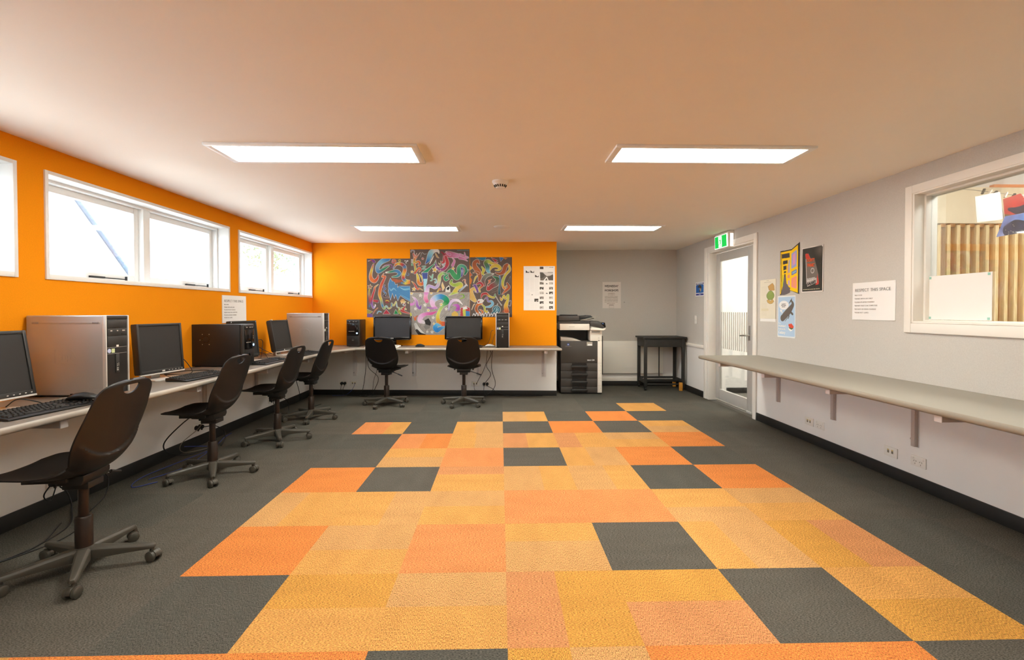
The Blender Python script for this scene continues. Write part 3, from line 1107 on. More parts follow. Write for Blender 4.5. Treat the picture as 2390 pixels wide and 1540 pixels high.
def chair(x, y, face, phase, label, lever=True):
    """face: direction the sitter looks (degrees, 90 is +y); phase: world angle of one base arm"""
    rz = math.radians(face - 90)
    t = thing('swivel_chair', label, 'chair', (x, y, 0), rz, 'black shell swivel chairs at the worktops')
    link('shell', cached('shell', shell_mesh), None, t)
    link('seat_mechanism', cached('mech', mech_mesh), None, t)
    link('gas_rod', mesh_with(lambda: MB().cyl((0, 0, .24), (0, 0, .398), .0205, .0205, 20).mesh('gas_rod', .001), 'chair_metal', 'rod'), None, t)
    link('column', mesh_with(lambda: MB().lathe([(.0, .085), (.034, .085), (.034, .250), (.030, .256), (.0, .256)], 24).mesh('column'), 'chair_metal', 'column'), None, t)
    link('hub', mesh_with(lambda: MB().lathe([(.0, .046), (.036, .046), (.040, .06), (.040, .10), (.036, .112), (.0, .114)], 24).mesh('hub'), 'chair_base', 'hub'), None, t)
    if lever:
        def lv_():
            m_ = MB().tube([(.05, 0, .437), (.10, -.005, .43), (.17, -.01, .408)], .0045, 8, 4)
            m_.tube([(.165, -.01, .41), (.19, -.012, .40), (.225, -.016, .389)], .008, 8, 3)
            me = m_.mesh('lever')
            me.materials.append(M['black'])
            return me
        link('lever', cached('lever', lv_), None, t)
    am, cm, wm = cached('arm', arm_mesh), cached('caster', caster_mesh), cached('wheel', wheel_mesh)
    for k in range(5):
        a = math.radians(phase) - rz + 2 * PI * k / 5
        link('base_arm', am, None, t, rot=(0, 0, a))
        ra = random.uniform(0, 2 * PI) if k % 2 else a + PI / 2 + random.uniform(-.6, .6)
        c = link('caster', cm, None, t, loc=(.278 * math.cos(a), .278 * math.sin(a), 0), rot=(0, 0, ra))
        link('wheel', wm, None, c, loc=(.0105, 0, .0256))
        link('wheel', wm, None, c, loc=(-.0105, 0, .0256), rot=(0, 0, PI))
    return t


chair(-1.968, 2.262, 186, 15, 'black shell swivel chair nearest the camera at the left worktop')
chair(-2.137, 3.54, 182, 13, 'black shell swivel chair beside the black tower, second from the camera', False)
chair(-2.105, 4.488, 181, 11, 'black shell swivel chair in the middle of the left worktop, third from the camera', False)
chair(-2.14, 5.37, 181, -6, 'black shell swivel chair at the far end of the left worktop, before the silver tower', False)
chair(-1.475, 6.134, 76, 38, 'black shell swivel chair turned slightly right before the left wide monitor')
chair(-0.476, 6.141, 90, 26, 'black shell swivel chair facing the right wide monitor on the back worktop')


# ------------------------------------------------------------------ computers
def frame_front(mb, w, h, t, y0, y1, z0=0.0, x0=0.0):
    """rectangular frame in the x-z plane centred on x0"""
    mb.box(x0 - w / 2, x0 - w / 2 + t, y0, y1, z0, z0 + h)
    mb.box(x0 + w / 2 - t, x0 + w / 2, y0, y1, z0, z0 + h)
    mb.box(x0 - w / 2 + t, x0 + w / 2 - t, y0, y1, z0, z0 + t)
    mb.box(x0 - w / 2 + t, x0 + w / 2 - t, y0, y1, z0 + h - t, z0 + h)
    return mb


def silver_tower(loc, rz, label, w=.172, dp=.45, h=.472):
    """local front faces -y, centred on x, front plane at y=0"""
    t = thing('computer_tower', label, 'computer', loc, rz, 'computer towers on the worktops')
    B(-w / 2, w / 2, .012, dp, .008, h).build('case', M['silver'], t, bevel=.008, seg=3)
    for sx in (-1, 1):
        for yy in (.05, dp - .05):
            B(sx * (w / 2 - .03) - .015, sx * (w / 2 - .03) + .015, yy - .015, yy + .015, 0, .009).build('foot', M['black'], t)
    f_ = MB()
    f_.box(-w / 2, -w / 2 + .009, -.002, .02, .006, h)
    f_.box(w / 2 - .009, w / 2, -.002, .02, .006, h)
    f_.build('front_trim', M['silver_lt'], t, bevel=.003)
    B(-w / 2 + .009, w / 2 - .009, .0, .02, h - .022, h - .001).build('front_top', M['bezel'], t, bevel=.004)
    fp = B(-w / 2 + .009, w / 2 - .009, .004, .02, .008, h - .022).build('front_panel', M['black'], t, bevel=.002)
    wi = w / 2 - .016
    B(-wi, wi, .001, .006, h - .075, h - .03).build('drive_cover', M['bezel'], fp, bevel=.0015)
    dv = B(-wi, wi, .0, .006, h - .120, h - .078).build('optical_drive', M['bezel'], fp, bevel=.0015)
    for xx, ww in ((-.045, .014), (.0, .01), (.045, .02)):
        B(xx - ww / 2, xx + ww / 2, -.0006, .001, h - .094, h - .087).build('drive_mark', M['ink_pale'], fp)
    B(.03, .05, -.0015, .002, h - .114, h - .109).build('drive_button', M['bezel'], fp)
    B(-wi, wi, .001, .006, h - .185, h - .123).build('drive_cover', M['bezel'], fp, bevel=.0015)
    B(-.009, .007, -.0006, .002, h - .186, h - .175).build('maker_badge', M['switch'], fp)
    B(-wi, wi, .0015, .006, h - .190, h - .188).build('groove', M['silver'], fp)
    B(-wi, wi, .0015, .006, h - .226, h - .2245).build('groove', M['silver'], fp)
    MB().cyl((-wi + .012, .001, h - .208), (-wi + .012, .0045, h - .208), .0125, .0125, 20).build('round_sticker', mat('sticker_blue', (176, 184, 214), .4), fp)
    B(-wi + .028, -wi + .050, .001, .0045, h - .22, h - .196).build('square_sticker', mat('sticker_green', (200, 210, 160), .4), fp)
    pn = B(-.013, .013, .0, .006, h - .34, h - .228).build('port_strip', M['bezel'], fp, bevel=.001)
    for zz in (.290, .300):
        MB().cyl((-.004, -.0008, h - zz), (-.004, .001, h - zz), .003, .003, 10).build('audio_port', M['ink_pale'], fp)
        MB().cyl((.006, -.0008, h - zz + .004), (.006, .001, h - zz + .004), .003, .003, 10).build('audio_port', M['ink_pale'], fp)
    for zz in (.313, .324):
        B(-.008, .004, -.0008, .001, h - zz - .003, h - zz + .003).build('usb_port', M['ink_pale'], fp)
    # left side panel: long slot with two latch marks, raised emblem, lower groove
    xs = -w / 2
    B(xs - .0015, xs + .001, .03, dp - .035, h - .049, h - .036).build('side_rib', M['silver'], t, bevel=.001)
    for yy in (.055, dp - .055):
        B(xs - .003, xs + .001, yy - .018, yy + .018, h - .048, h - .037).build('latch', mat('latch_grey', (150, 146, 144), .4), t, bevel=.001)
    B(xs - .0012, xs + .001, .02, dp - .02, .040, .044).build('side_rib', M['silver'], t, bevel=.0005)
    em = MB()
    y0, y1, z0, z1 = dp * .5 - .062, dp * .5 + .062, h * .5 - .042, h * .5 + .042
    em.tube([(xs, y1, z1), (xs, y1, z0), (xs, y0 + .0, z0)], .0011, 6, 1)
    em.tube([(xs, y1, z1), (xs, y0 + .05, z1)] + [(xs, y0 + .05 - .045 * math.sin(a), z1 - .06 + .06 * math.cos(a)) for a in np.linspace(.2, PI / 2, 6)], .0011, 6, 1)
    em.build('emblem', M['silver'], t)
    cu = bpy.data.curves.new('emblem_lettering', 'FONT')
    cu.body = 'hp'
    cu.size = .06
    cu.extrude = .0004
    cu.align_x = 'CENTER'
    o = curve_to_mesh('emblem_lettering', cu, M['silver'])
    o.parent = t
    o.location = (xs - .0006, dp * .5, h * .5 - .018)
    o.rotation_euler = (PI / 2, 0, -PI / 2)
    # rear sockets peeping past the back edge
    for zz in (h - .08, h - .13):
        B(-w / 2 + .02, -w / 2 + .045, dp, dp + .012, zz - .008, zz + .008).build('rear_connector', M['black'], t, bevel=.002)
    return t


def black_tower(loc, rz, label, w=.182, dp=.46, h=.378):
    t = thing('computer_tower', label, 'computer', loc, rz, 'computer towers on the worktops')
    B(-w / 2, w / 2, .022, dp, .008, h).build('case', M['black'], t, bevel=.004)
    for sx in (-1, 1):
        for yy in (.05, dp - .05):
            B(sx * (w / 2 - .03) - .015, sx * (w / 2 - .03) + .015, yy - .015, yy + .015, 0, .009).build('foot', M['black'], t)
    fr_ = B(-w / 2, w / 2, -.012, .022, .006, h).build('front_panel', M['bezel'], t, bevel=.010, seg=3)
    B(-w / 2 + .012, w / 2 - .012, -.0165, -.008, h - .045, h - .012).build('port_bar', M['black'], fr_, bevel=.003)
    for xx in (-.045, .01, .045):
        B(xx - .010, xx + .010, -.0175, -.016, h - .032, h - .024).build('usb_port', M['ink_pale'], fr_)
    B(-w / 2 + .012, w / 2 - .012, -.018, -.008, h - .225, h - .05).build('gloss_panel', M['gloss'], fr_, bevel=.004)
    B(-.06, .02, -.0186, -.0178, h - .166, h - .161).build('lettering_strip', M['ink_pale'], fr_)
    for zz in (.11, .128):
        MB().cyl((w / 2 - .03, -.0188, h - zz), (w / 2 - .03, -.0175, h - zz), .004, .004, 10).build('status_light', M['ink_pale'], fr_)
    MB().cyl((w / 2 - .033, -.021, h - .19), (w / 2 - .033, -.017, h - .19), .016, .016, 20).build('button_ring', M['bezel'], fr_)
    B(w / 2 - .044, w / 2 - .022, -.0225, -.0205, h - .199, h - .180).build('power_button', M['blue_led'], fr_, bevel=.001)
    B(-w / 2 + .02, w / 2 - .02, -.0155, -.010, .03, h - .23).build('lower_grille', M['black'], fr_, bevel=.004)
    MB().lathe([(0, .0), (.017, .0), (.0185, -.002), (.0, -.002)], 24).build('maker_badge', M['silver_lt'], fr_, loc=(0, -.0155, .098), rot=(PI / 2, 0, 0))
    # side panel fixings and vent holes
    xs = -w / 2
    for yy, zz in ((.34, .29), (.40, .29), (.34, .20), (.40, .20), (.42, .24)):
        MB().cyl((xs - .0012, yy - .05, zz), (xs + .001, yy - .05, zz), .004, .003, 10).build('screw', M['chrome'], t)
    for k in range(12):
        a = k * PI / 6
        MB().cyl((xs - .0006, .32 + .03 * math.cos(a), .245 + .03 * math.sin(a)), (xs + .001, .32 + .03 * math.cos(a), .245 + .03 * math.sin(a)), .004, .004, 8).build('vent_hole', M['gloss'], t)
    return t


silver_tower((-2.283, 2.868, DESK), PI / 2, 'large silver computer tower nearest the camera on the left worktop')
black_tower((-2.298, 4.345, DESK), PI / 2, 'black computer tower with blue power light on the left worktop')
silver_tower((-2.150, 5.885, DESK), PI / 2, 'silver computer tower at the far end of the left worktop, by the corner')
black_tower((-2.052, 6.625, DESK), -.02, 'small black computer tower in the corner facing the camera on the back worktop', dp=.27)
silver_tower((.029, 6.372, DESK), -.01, 'slim silver edged tower with black front at the right of the back worktop', w=.185, dp=.40, h=.468)


def monitor(loc, a, label, w, h, tilt, wide=False, lift=.04, base=(.13, .10), silver=True, back='bezel', foot='silver_lt', scr='screen'):
    """loc: point on the worktop under the screen centre; a: facing direction in degrees; h: screen housing height"""
    rz = math.radians(a + 90)
    t = thing('monitor', label, 'monitor', loc, rz, 'monitors on the worktops')
    tl = (math.radians(-tilt), 0, 0)
    p = (0, 0, lift)
    bz = .017 if not wide else .022
    fm = 'bezel' if not wide else 'gloss'
    f_ = MB()
    f_.box(-w / 2, -w / 2 + bz, -.012, .03, 0, h)
    f_.box(w / 2 - bz, w / 2, -.012, .03, 0, h)
    f_.box(-w / 2 + bz, w / 2 - bz, -.012, .03, h - bz, h)
    f_.box(-w / 2 + bz, w / 2 - bz, -.012, .03, 0, bz * 1.35)
    fo_ = f_.build('bezel', M[fm], t, bevel=.002, loc=p, rot=tl)
    B(-w / 2 + bz, w / 2 - bz, -.006, .01, bz * 1.35, h - bz).build('screen', M[scr], t, loc=p, rot=tl)
    rings = []
    for y, k in ((.03, .0), (.045, .012), (.06, .05)):
        rings.append([(-w / 2 + k, y, k), (w / 2 - k, y, k), (w / 2 - k, y, h - k), (-w / 2 + k, y, h - k)])
    MB().loft(rings).build('back_shell', M[back], t, bevel=.003, loc=p, rot=tl)
    if silver:
        B(-w / 2, w / 2, -.014, .0, -.010, -.0005).build('chin_strip', M['silver_lt'], t, bevel=.002, loc=p, rot=tl)
        for k in range(5):
            B(w / 2 - .15 + k * .03, w / 2 - .142 + k * .03, -.0135, -.012, .008, .013).build('button', M['silver_lt'], t, loc=p, rot=tl)
        B(-.012, .012, -.0135, -.012, .005, .016).build('maker_badge', M['silver_lt'], t, loc=p, rot=tl)
    else:
        B(-.02, .02, -.0135, -.012, .008, .016).build('maker_badge', M['ink_pale'], t, loc=p, rot=tl)
        for sx in (-1, 1):
            MB().cyl((sx * (w / 2 - .012), -.0135, h - .012), (sx * (w / 2 - .012), -.012, h - .012), .004, .004, 10).build('corner_dot', M['ink_white'], t, loc=p, rot=tl)
        B(-w / 2 + .02, w / 2 - .02, -.010, .02, -.012, -.0005).build('chin_strip', M['gloss'], t, bevel=.004, loc=p, rot=tl)
    dy = math.sin(math.radians(tilt)) * h * .45
    MB().loft([[(-.04, .05, .012), (.04, .05, .012), (.04, .10, .012), (-.04, .10, .012)],
               [(-.035, .05 + dy * .6, .12), (.035, .05 + dy * .6, .12), (.035, .085 + dy * .6, .12), (-.035, .085 + dy * .6, .12)],
               [(-.05, .055 + dy, lift + h * .5), (.05, .055 + dy, lift + h * .5), (.05, .075 + dy, lift + h * .5), (-.05, .075 + dy, lift + h * .5)]]).build('stand_neck', M[foot if not wide else 'gloss'], t, bevel=.003)
    bx, by = base
    pr = [(bx * math.cos(q), .04 + by * math.sin(q)) for q in np.linspace(0, 2 * PI, 33)[:-1]] if wide else [(-bx, -.06), (-bx * .9, -.08), (bx * .9, -.08), (bx, -.06), (bx * .8, .13), (-bx * .8, .13)]
    MB().prism(pr, 2, 0.0, .012).build('stand_base', M[foot if not wide else 'gloss'], t, bevel=.004)
    return t


monitor((-2.45, 2.335, DESK), 0, 'black framed monitor cut by the left picture edge, nearest the camera', .40, .335, 9, lift=.065, silver=True)
monitor((-2.47, 3.50, DESK), -6, 'square black monitor with silver chin between the silver and the black tower', .395, .355, 4, lift=.052)
monitor((-2.50, 4.70, DESK), -8, 'black monitor half hidden behind the black tower', .375, .358, 6, lift=.045, silver=False)
m4 = monitor((-2.455, 5.40, DESK), -3, 'narrow looking tilted monitor with silver back in front of the far silver tower', .375, .350, 10, lift=.05, back='bezel')
MB().tube([(-.15, .05, .40), (-.15, .095, .37), (-.15, .09, .26), (-.15, .03, .10), (-.15, .005, .01)], .008, 8, 5).build('back_stay', M['silver_lt'], m4)
x = -1.525
monitor((x, yb(x) - .19, DESK), -92, 'wide black monitor on the left of the back worktop, facing the chair', .535, .325, 3, True, .10, silver=False, scr='screen2')
x = -.517
monitor((x, yb(x) - .19, DESK), -93.5, 'wide black monitor on the right of the back worktop beside the slim tower', .53, .325, 3, True, .10, silver=False, scr='screen')

# keyboards: wedge body with separate key caps
KROWS = [(0, [1] * 15 + [0.3] + [1] * 3 + [0.3] + [1] * 4), (1, [1] * 13 + [2] + [0.3] + [1] * 3 + [0.3] + [1] * 4), (2, [1.5] + [1] * 12 + [1.5] + [0.3] + [1] * 3 + [0.3] + [1] * 4),
         (3, [1.75] + [1] * 11 + [2.25] + [3.6] + [1] * 4), (4, [2.25] + [1] * 10 + [2.75] + [.3, -1, 1, -1] + [.3] + [1] * 4), (5, [1.25, 1.25, 1.25, 5, 1.25, 1.25, 1.25, 2.5] + [.3] + [1] * 3 + [.3] + [2, 1, 1])]


def key_mesh(w):
    u = .0183
    W, D, Hh = u * w - .003, .0155, .0075
    r = [[(-W / 2, -D / 2, 0), (W / 2, -D / 2, 0), (W / 2, D / 2, 0), (-W / 2, D / 2, 0)],
         [(-W / 2 + .0022, -D / 2 + .0015, Hh), (W / 2 - .0022, -D / 2 + .0015, Hh), (W / 2 - .0022, D / 2 - .003, Hh), (-W / 2 + .0022, D / 2 - .003, Hh)]]
    me = MB().loft(r).mesh('key', .0008, 1)
    return me


def keyboard(loc, rz, label, body='black', cap='key', individual=True, L=.455, D=.165):
    t = thing('keyboard', label, 'keyboard', loc, rz, 'keyboards on the worktops')
    bd = MB().prism([(-D / 2, .002), (D / 2, .002), (D / 2, .024), (D / 2 - .012, .027), (-D / 2 + .02, .013), (-D / 2, .009)], 0, -L / 2, L / 2)
    bd.build('body', M[body], t, bevel=.003)
    for sx in (-1, 1):
        B(sx * (L / 2 - .04) - .02, sx * (L / 2 - .04) + .02, D / 2 - .03, D / 2 - .015, 0, .003).build('foot', M['black'], t)
    slope = math.atan2(.014, D - .032)
    one = MB()
    for r, row in KROWS:
        x = -L / 2 + .012
        yy = D / 2 - .026 - r * .0215 - (0 if r == 0 else .004)
        zz = .0135 + (yy + D / 2 - .02) * math.tan(slope) - .0005
        u = (L - .024) / 23.1
        for w_ in row:
            if w_ in (.3, 3.6):
                x += u * w_
                continue
            if w_ == -1:
                x += u
                continue
            if individual:
                key = ('key', w_, cap)
                if key not in MESH:
                    MESH[key] = key_mesh(w_)
                    MESH[key].materials.append(M[cap])
                link('key', MESH[key], None, t, (x + u * w_ / 2, yy, zz), (slope, 0, 0))
            else:
                W = u * w_ - .003
                one.box(x + .0015, x + .0015 + W, yy - .0075, yy + .0075, zz, zz + .007)
            x += u * w_
    if not individual:
        tag(one.build('keys', M[cap], t), kind='stuff')
    return t


def mouse(loc, rz, label, m1='black', m2='black'):
    t = thing('mouse', label, 'mouse', loc, rz, 'computer mice on the worktops')
    rings = []
    for y, w, h in ((-.056, .012, .010), (-.052, .022, .018), (-.035, .029, .027), (-.005, .030, .036), (.025, .030, .033), (.045, .026, .022), (.056, .014, .012)):
        w, y, h = w * 1.18, y * 1.18, h * 1.12
        rings.append([(w * math.cos(q), y, max(0.001, h * (.55 + .45 * math.sin(q)) if math.sin(q) > 0 else .55 * h * (1 + math.sin(q)) + .001)) for q in np.linspace(0, 2 * PI, 17)[:-1]])
    MB().loft(rings).build('body', M[m1], t, sharp=60)
    B(-.0006, .0006, .018, .052, .02, .0335).build('button_gap', M['gloss'], t)
    MB().cyl((-.003, .032, .029), (.003, .032, .029), .006, .006, 12).build('scroll_wheel', M[m2], t)
    return t


keyboard((-2.268, 2.40, DESK), PI / 2 - .10, 'black keyboard with thick keys nearest the camera at the left worktop')
keyboard((-2.245, 3.58, DESK), PI / 2 - .13, 'thin black keyboard before the square monitor, pointing at the second chair')
keyboard((-2.225, 4.62, DESK), PI / 2 - .05, 'black keyboard with pale front edge beside the black tower', individual=False, body='bezel')
keyboard((-2.235, 5.46, DESK), PI / 2 - .04, 'black keyboard between the tilted monitor and the farthest left chair', individual=False)
keyboard((-1.60, 6.46, DESK), -.055, 'white keyboard half hidden by the chair on the back worktop', 'switch', 'key_white', False)
keyboard((-.475, 6.43, DESK), -.04, 'grey keyboard hidden behind the right chair on the back worktop', 'bezel', 'key', False)
mouse((-2.225, 2.56, DESK + .0265), 1.9, 'black mouse lying on the end of the nearest keyboard')
mouse((-1.12, 6.60, DESK), 1.2, 'black and white mouse on the back worktop between the wide monitors', 'black', 'switch')
mouse((-.148, 6.53, DESK), 1.45, 'silver mouse beside the slim tower on the back worktop', 'silver_lt', 'black')

# ------------------------------------------------------------------ sockets, switch and cables


def plate(name, loc, rz, label, cat, group, kind, w=.116, h=.072):
    t = thing(name, label, cat, loc, rz, group)
    B(-w / 2, w / 2, -.009, 0, -h / 2, h / 2).build('plate', M['switch'], t, bevel=.003)
    if kind == 'power':
        for sx in (-1, 1):
            B(sx * .038 - .007, sx * .038 + .007, -.012, -.0085, .014, .026).build('rocker', M['switch'], t, bevel=.001)
            for ax, az, r in ((-.008, .004, .5), (.008, .004, -.5), (0, -.014, 0)):
                B(-.0016, .0016, -.0096, -.0085, -.005, .005).build('pin_slot', M['jack'], t, loc=(sx * .022 + ax, 0, az - .004), rot=(0, r, 0))
    elif kind == 'data':
        for sx in (-1, 1):
            B(sx * .018 - .008, sx * .018 + .008, -.0102, -.0085, -.010, .008).build('jack', M['jack'], t)
            B(sx * .018 - .008, sx * .018 + .008, -.0108, -.0085, .009, .017).build('jack_label', mat('jack_label', (214, 190, 120), .6), t)
    return t


def plug(parent, x, z):
    m_ = MB().cyl((x, -.009, z), (x, -.045, z), .021, .017, 16)
    m_.cyl((x, -.03, z - .015), (x, -.034, z - .03), .008, .006, 10)
    return m_.build('plug', M['cable'], parent, bevel=.002)


SG = 'wall sockets below the worktops'
plate('data_socket', (XR, 4.283, .195), -PI / 2, 'white twin data socket on the right wall nearest the door', 'socket', SG, 'data')
plate('power_socket', (XR, 4.14, .195), -PI / 2, 'white double power socket on the right wall nearest the door', 'socket', SG, 'power')
plate('data_socket', (XR, 3.37, .186), -PI / 2, 'white twin data socket on the right wall nearer the camera', 'socket', SG, 'data')
plate('power_socket', (XR, 3.142, .186), -PI / 2, 'white double power socket on the right wall nearest the camera', 'socket', SG, 'power')
s = plate('power_socket', (-2.295, yb(-2.295), .165), ang, 'double power socket with two black plugs at the left of the back wall', 'socket', SG, 'power')
plug(s, -.012, .004), plug(s, .034, .004)
s = plate('data_socket', (-2.135, yb(-2.135), .168), ang, 'data socket with one lead at the left of the back wall', 'socket', SG, 'data')
s = plate('data_socket', (-.364, yb(-.364), .168), ang, 'data socket with two leads behind the right chair', 'socket', SG, 'data')
s = plate('power_socket', (-.214, yb(-.214), .168), ang, 'double power socket with two black plugs behind the right chair', 'socket', SG, 'power')
plug(s, -.022, .0), plug(s, .024, .0)
s = plate('power_socket', (XL, 5.67, .165), PI / 2, 'double power socket with plugs on the left wall behind the middle chair', 'socket', SG, 'power')
plug(s, -.03, 0), plug(s, .02, 0)
s = plate('power_socket', (XL, 4.31, .172), PI / 2, 'double power socket with plugs on the left wall behind the second chair', 'socket', SG, 'power')
plug(s, -.03, 0), plug(s, .02, 0)
s = plate('power_socket', (XL, 2.95, .172), PI / 2, 'double power socket with plugs on the left wall behind the nearest chair', 'socket', SG, 'power')
plug(s, -.03, 0), plug(s, .02, 0)
sw = thing('light_switch', 'white light switch plate beside the door, under the blue notice', 'switch', (XR, 6.83, 1.09), -PI / 2)
B(-.036, .036, -.009, 0, -.06, .06).build('plate', M['switch'], sw, bevel=.003)
B(-.010, .010, -.013, -.0085, -.014, .014).build('rocker', M['switch'], sw, bevel=.002)


def cable(pts, label, m_='cable', r=.0034, group='loose leads of the computers'):
    o = MB().tube(pts, r, 6, 7).build('cable', M[m_], sharp=80)
    return tag(o, label, 'cable', group)


def bp(x, off, z):
    return (x, yb(x) - off, z)


zu = DESK - .036
cable([bp(-1.93, .1, zu), bp(-1.93, .09, .45), bp(-1.97, .05, .20), bp(-2.0, .05, .07), bp(-2.04, .10, .006)], 'black lead hanging straight at the left of the turned chair', r=.004)
cable([bp(-1.89, .1, zu), bp(-1.90, .08, .42), bp(-1.76, .07, .26), bp(-1.82, .05, .08), bp(-1.84, .09, .005)], 'black lead crossing behind the turned chair on the back wall', r=.004)
cable([bp(-1.83, .1, zu), bp(-1.76, .07, .46), bp(-1.83, .05, .22), bp(-1.86, .05, .05), bp(-1.95, .12, .005), bp(-2.2, .10, .004)], 'thin black lead dropping behind the turned chair to the floor', r=.003)
cable([bp(-2.31, .034, .14), bp(-2.315, .03, .07), bp(-2.24, .05, .02), bp(-2.1, .08, .004), bp(-1.95, .1, .004)], 'black lead from the left plug in the corner', r=.0032)
cable([bp(-2.262, .034, .14), bp(-2.29, .03, .07), bp(-2.26, .06, .012), bp(-2.05, .12, .004), bp(-1.9, .16, .004)], 'black lead from the right plug in the corner', r=.0032)
cable([bp(-2.117, .012, .164), bp(-2.14, .03, .10), bp(-2.2, .04, .03), bp(-2.28, .07, .004), bp(-2.42, .1, .004)], 'dark blue lead from the corner data socket', 'cable_blue', r=.0028)
cable([bp(-.185, .1, zu), bp(-.20, .08, .5), bp(-.245, .05, .36), bp(-.30, .03, .26), bp(-.346, .012, .165)], 'lead from the worktop down to the data socket at the right chair', r=.0034)
cable([bp(-.155, .1, zu), bp(-.135, .09, .60), bp(-.20, .07, .44), bp(-.14, .05, .31), bp(-.21, .045, .20), bp(-.236, .04, .16)], 'kinked black lead down to the right double power socket', r=.004)
cable([bp(-.11, .1, zu), bp(-.125, .08, .5), bp(-.12, .06, .36), bp(-.075, .05, .20), bp(-.10, .05, .10), bp(-.2, .09, .02), bp(-.26, .12, .004)], 'long black lead bowing right beside the right power socket', r=.004)
cable([bp(-.381, .012, .162), bp(-.375, .03, .10), bp(-.35, .05, .04), bp(-.34, .09, .004)], 'short lead from the data socket behind the right chair to the floor', r=.003)
cable([bp(-.235, .034, .14), bp(-.24, .03, .08), bp(-.22, .06, .02), bp(-.24, .12, .004)], 'black lead from the left plug behind the right chair', r=.0034)
cable([bp(-.19, .034, .14), bp(-.11, .04, .10), bp(-.08, .05, .075), bp(.02, .06, .03), bp(.2, .07, .006), bp(.6, .05, .004)], 'black lead trailing along the skirting toward the printer', r=.004)
lp = lambda y, off, z: (XL + off, y, z)
cable([lp(4.05, .22, .40), lp(3.86, .16, .30), lp(3.78, .08, .17), lp(3.88, .06, .06), lp(4.05, .12, .006), lp(4.3, .18, .004)], 'black lead looping under the second chair', r=.005)
cable([lp(4.16, .2, .42), lp(4.18, .12, .22), lp(4.0, .07, .11), lp(4.02, .08, .03), lp(4.25, .16, .004)], 'thin lead dropping beside the left wall plugs', 'cable_grey', r=.003)
cable([lp(3.45, .20, .004), lp(3.7, .28, .004), lp(4.0, .24, .005), lp(4.35, .16, .006), lp(4.6, .08, .005), lp(4.75, .06, .004)], 'blue network lead on the carpet by the left skirting', 'cable_blue', r=.0035)
cable([lp(3.40, .30, .004), lp(3.3, .2, .004), lp(3.5, .12, .004), lp(3.9, .16, .004), lp(4.25, .2, .004), lp(4.2, .12, .03), lp(4.05, .06, .07)], 'blue network lead coiled on the carpet under the worktop', 'cable_blue', r=.0035)
cable([lp(4.33, .05, .17), lp(4.45, .08, .15), lp(4.55, .10, .08), lp(4.5, .14, .01), lp(4.3, .22, .004)], 'black lead from the plugs behind the second chair', r=.004)
cable([lp(5.69, .05, .165), lp(5.8, .08, .17), lp(5.9, .10, .10), lp(5.8, .16, .01), lp(5.5, .3, .004), lp(5.9, .5, .004)], 'black lead from the plugs behind the middle chair', r=.004)
cable([lp(5.64, .05, .14), lp(5.66, .06, .08), lp(5.6, .12, .01), lp(5.9, .32, .004), lp(6.2, .4, .004)], 'second black lead from the plugs behind the middle chair', r=.0035)
cable([lp(6.25, .05, .33), lp(6.3, .05, .25), lp(6.36, .05, .14), lp(6.36, .06, .02)], 'black lead on the left wall beyond the middle chair', r=.004)
cable([lp(2.97, .05, .17), lp(3.1, .09, .19), lp(3.22, .10, .11), lp(3.15, .14, .01), lp(2.9, .25, .004)], 'black lead arching from the plugs behind the nearest chair', r=.004)
cable([lp(2.93, .05, .15), lp(2.95, .08, .10), lp(2.93, .12, .02), lp(2.7, .3, .004), lp(2.4, .35, .004)], 'black lead dropping behind the nearest chair', r=.004)
cable([lp(2.80, .20, .30), lp(2.78, .1, .16), lp(2.84, .08, .10), lp(2.9, .06, .17)], 'looped lead below the plugs behind the nearest chair', r=.0035)
cable([lp(2.75, .22, .004), lp(2.5, .34, .004), lp(2.3, .30, .004), lp(2.55, .40, .004), lp(2.8, .34, .004)], 'thin lead lying on the carpet by the nearest chair', r=.003)
# leads on the worktops
zt = DESK + .004
cable([(-2.50, 2.44, zt + .01), (-2.40, 2.40, zt + .055), (-2.36, 2.46, zt + .03), (-2.38, 2.52, zt)], 'black lead arching behind the nearest keyboard', r=.0028)
cable([(-2.38, 2.50, zt), (-2.42, 2.62, zt + .012), (-2.40, 2.72, zt + .01), (-2.33, 2.70, zt), (-2.27, 2.62, zt + .02)], 'grey mouse lead behind the nearest keyboard', 'cable_grey', r=.0022)
cable([(-2.30, 3.28, zt + .06), (-2.32, 3.36, zt + .03), (-2.26, 3.42, zt), (-2.24, 3.47, zt), (-2.28, 3.50, zt)], 'thin lead looping in front of the square monitor', r=.0022)
cable([(-2.56, 3.66, zt + .10), (-2.52, 3.75, zt + .14), (-2.50, 3.84, zt + .06), (-2.46, 3.80, zt), (-2.6, 3.72, zt), (-2.66, 3.9, zt)], 'lead looping beside the square monitor', r=.003)
cable([(-2.66, 3.75, zt), (-2.6, 3.95, zt), (-2.45, 4.0, zt), (-2.36, 3.9, zt)], 'lead lying between the square monitor and the black tower', r=.003)
cable([(-2.62, 4.95, zt), (-2.58, 5.05, zt + .05), (-2.5, 5.06, zt + .04), (-2.45, 5.02, zt)], 'lead bent beside the half hidden monitor', r=.003)
cable([(-2.52, 5.02, zt), (-2.60, 5.22, zt + .16), (-2.60, 5.12, zt + .18), (-2.58, 5.10, zt + .11), (-2.5, 5.30, zt), (-2.6, 5.4, zt)], 'lead looping up behind the tilted monitor', r=.003)
cable([(-2.38, 5.36, zt + .04), (-2.33, 5.32, zt + .05), (-2.28, 5.16, zt + .012), (-2.3, 5.0, zt), (-2.4, 4.9, zt)], 'lead lying in front of the tilted monitor', 'cable_grey', r=.003)
cable([(-2.40, 4.98, zt), (-2.34, 4.86, zt + .006), (-2.42, 4.8, zt), (-2.5, 4.95, zt), (-2.36, 5.1, zt)], 'dark lead in front of the half hidden monitor', r=.003)
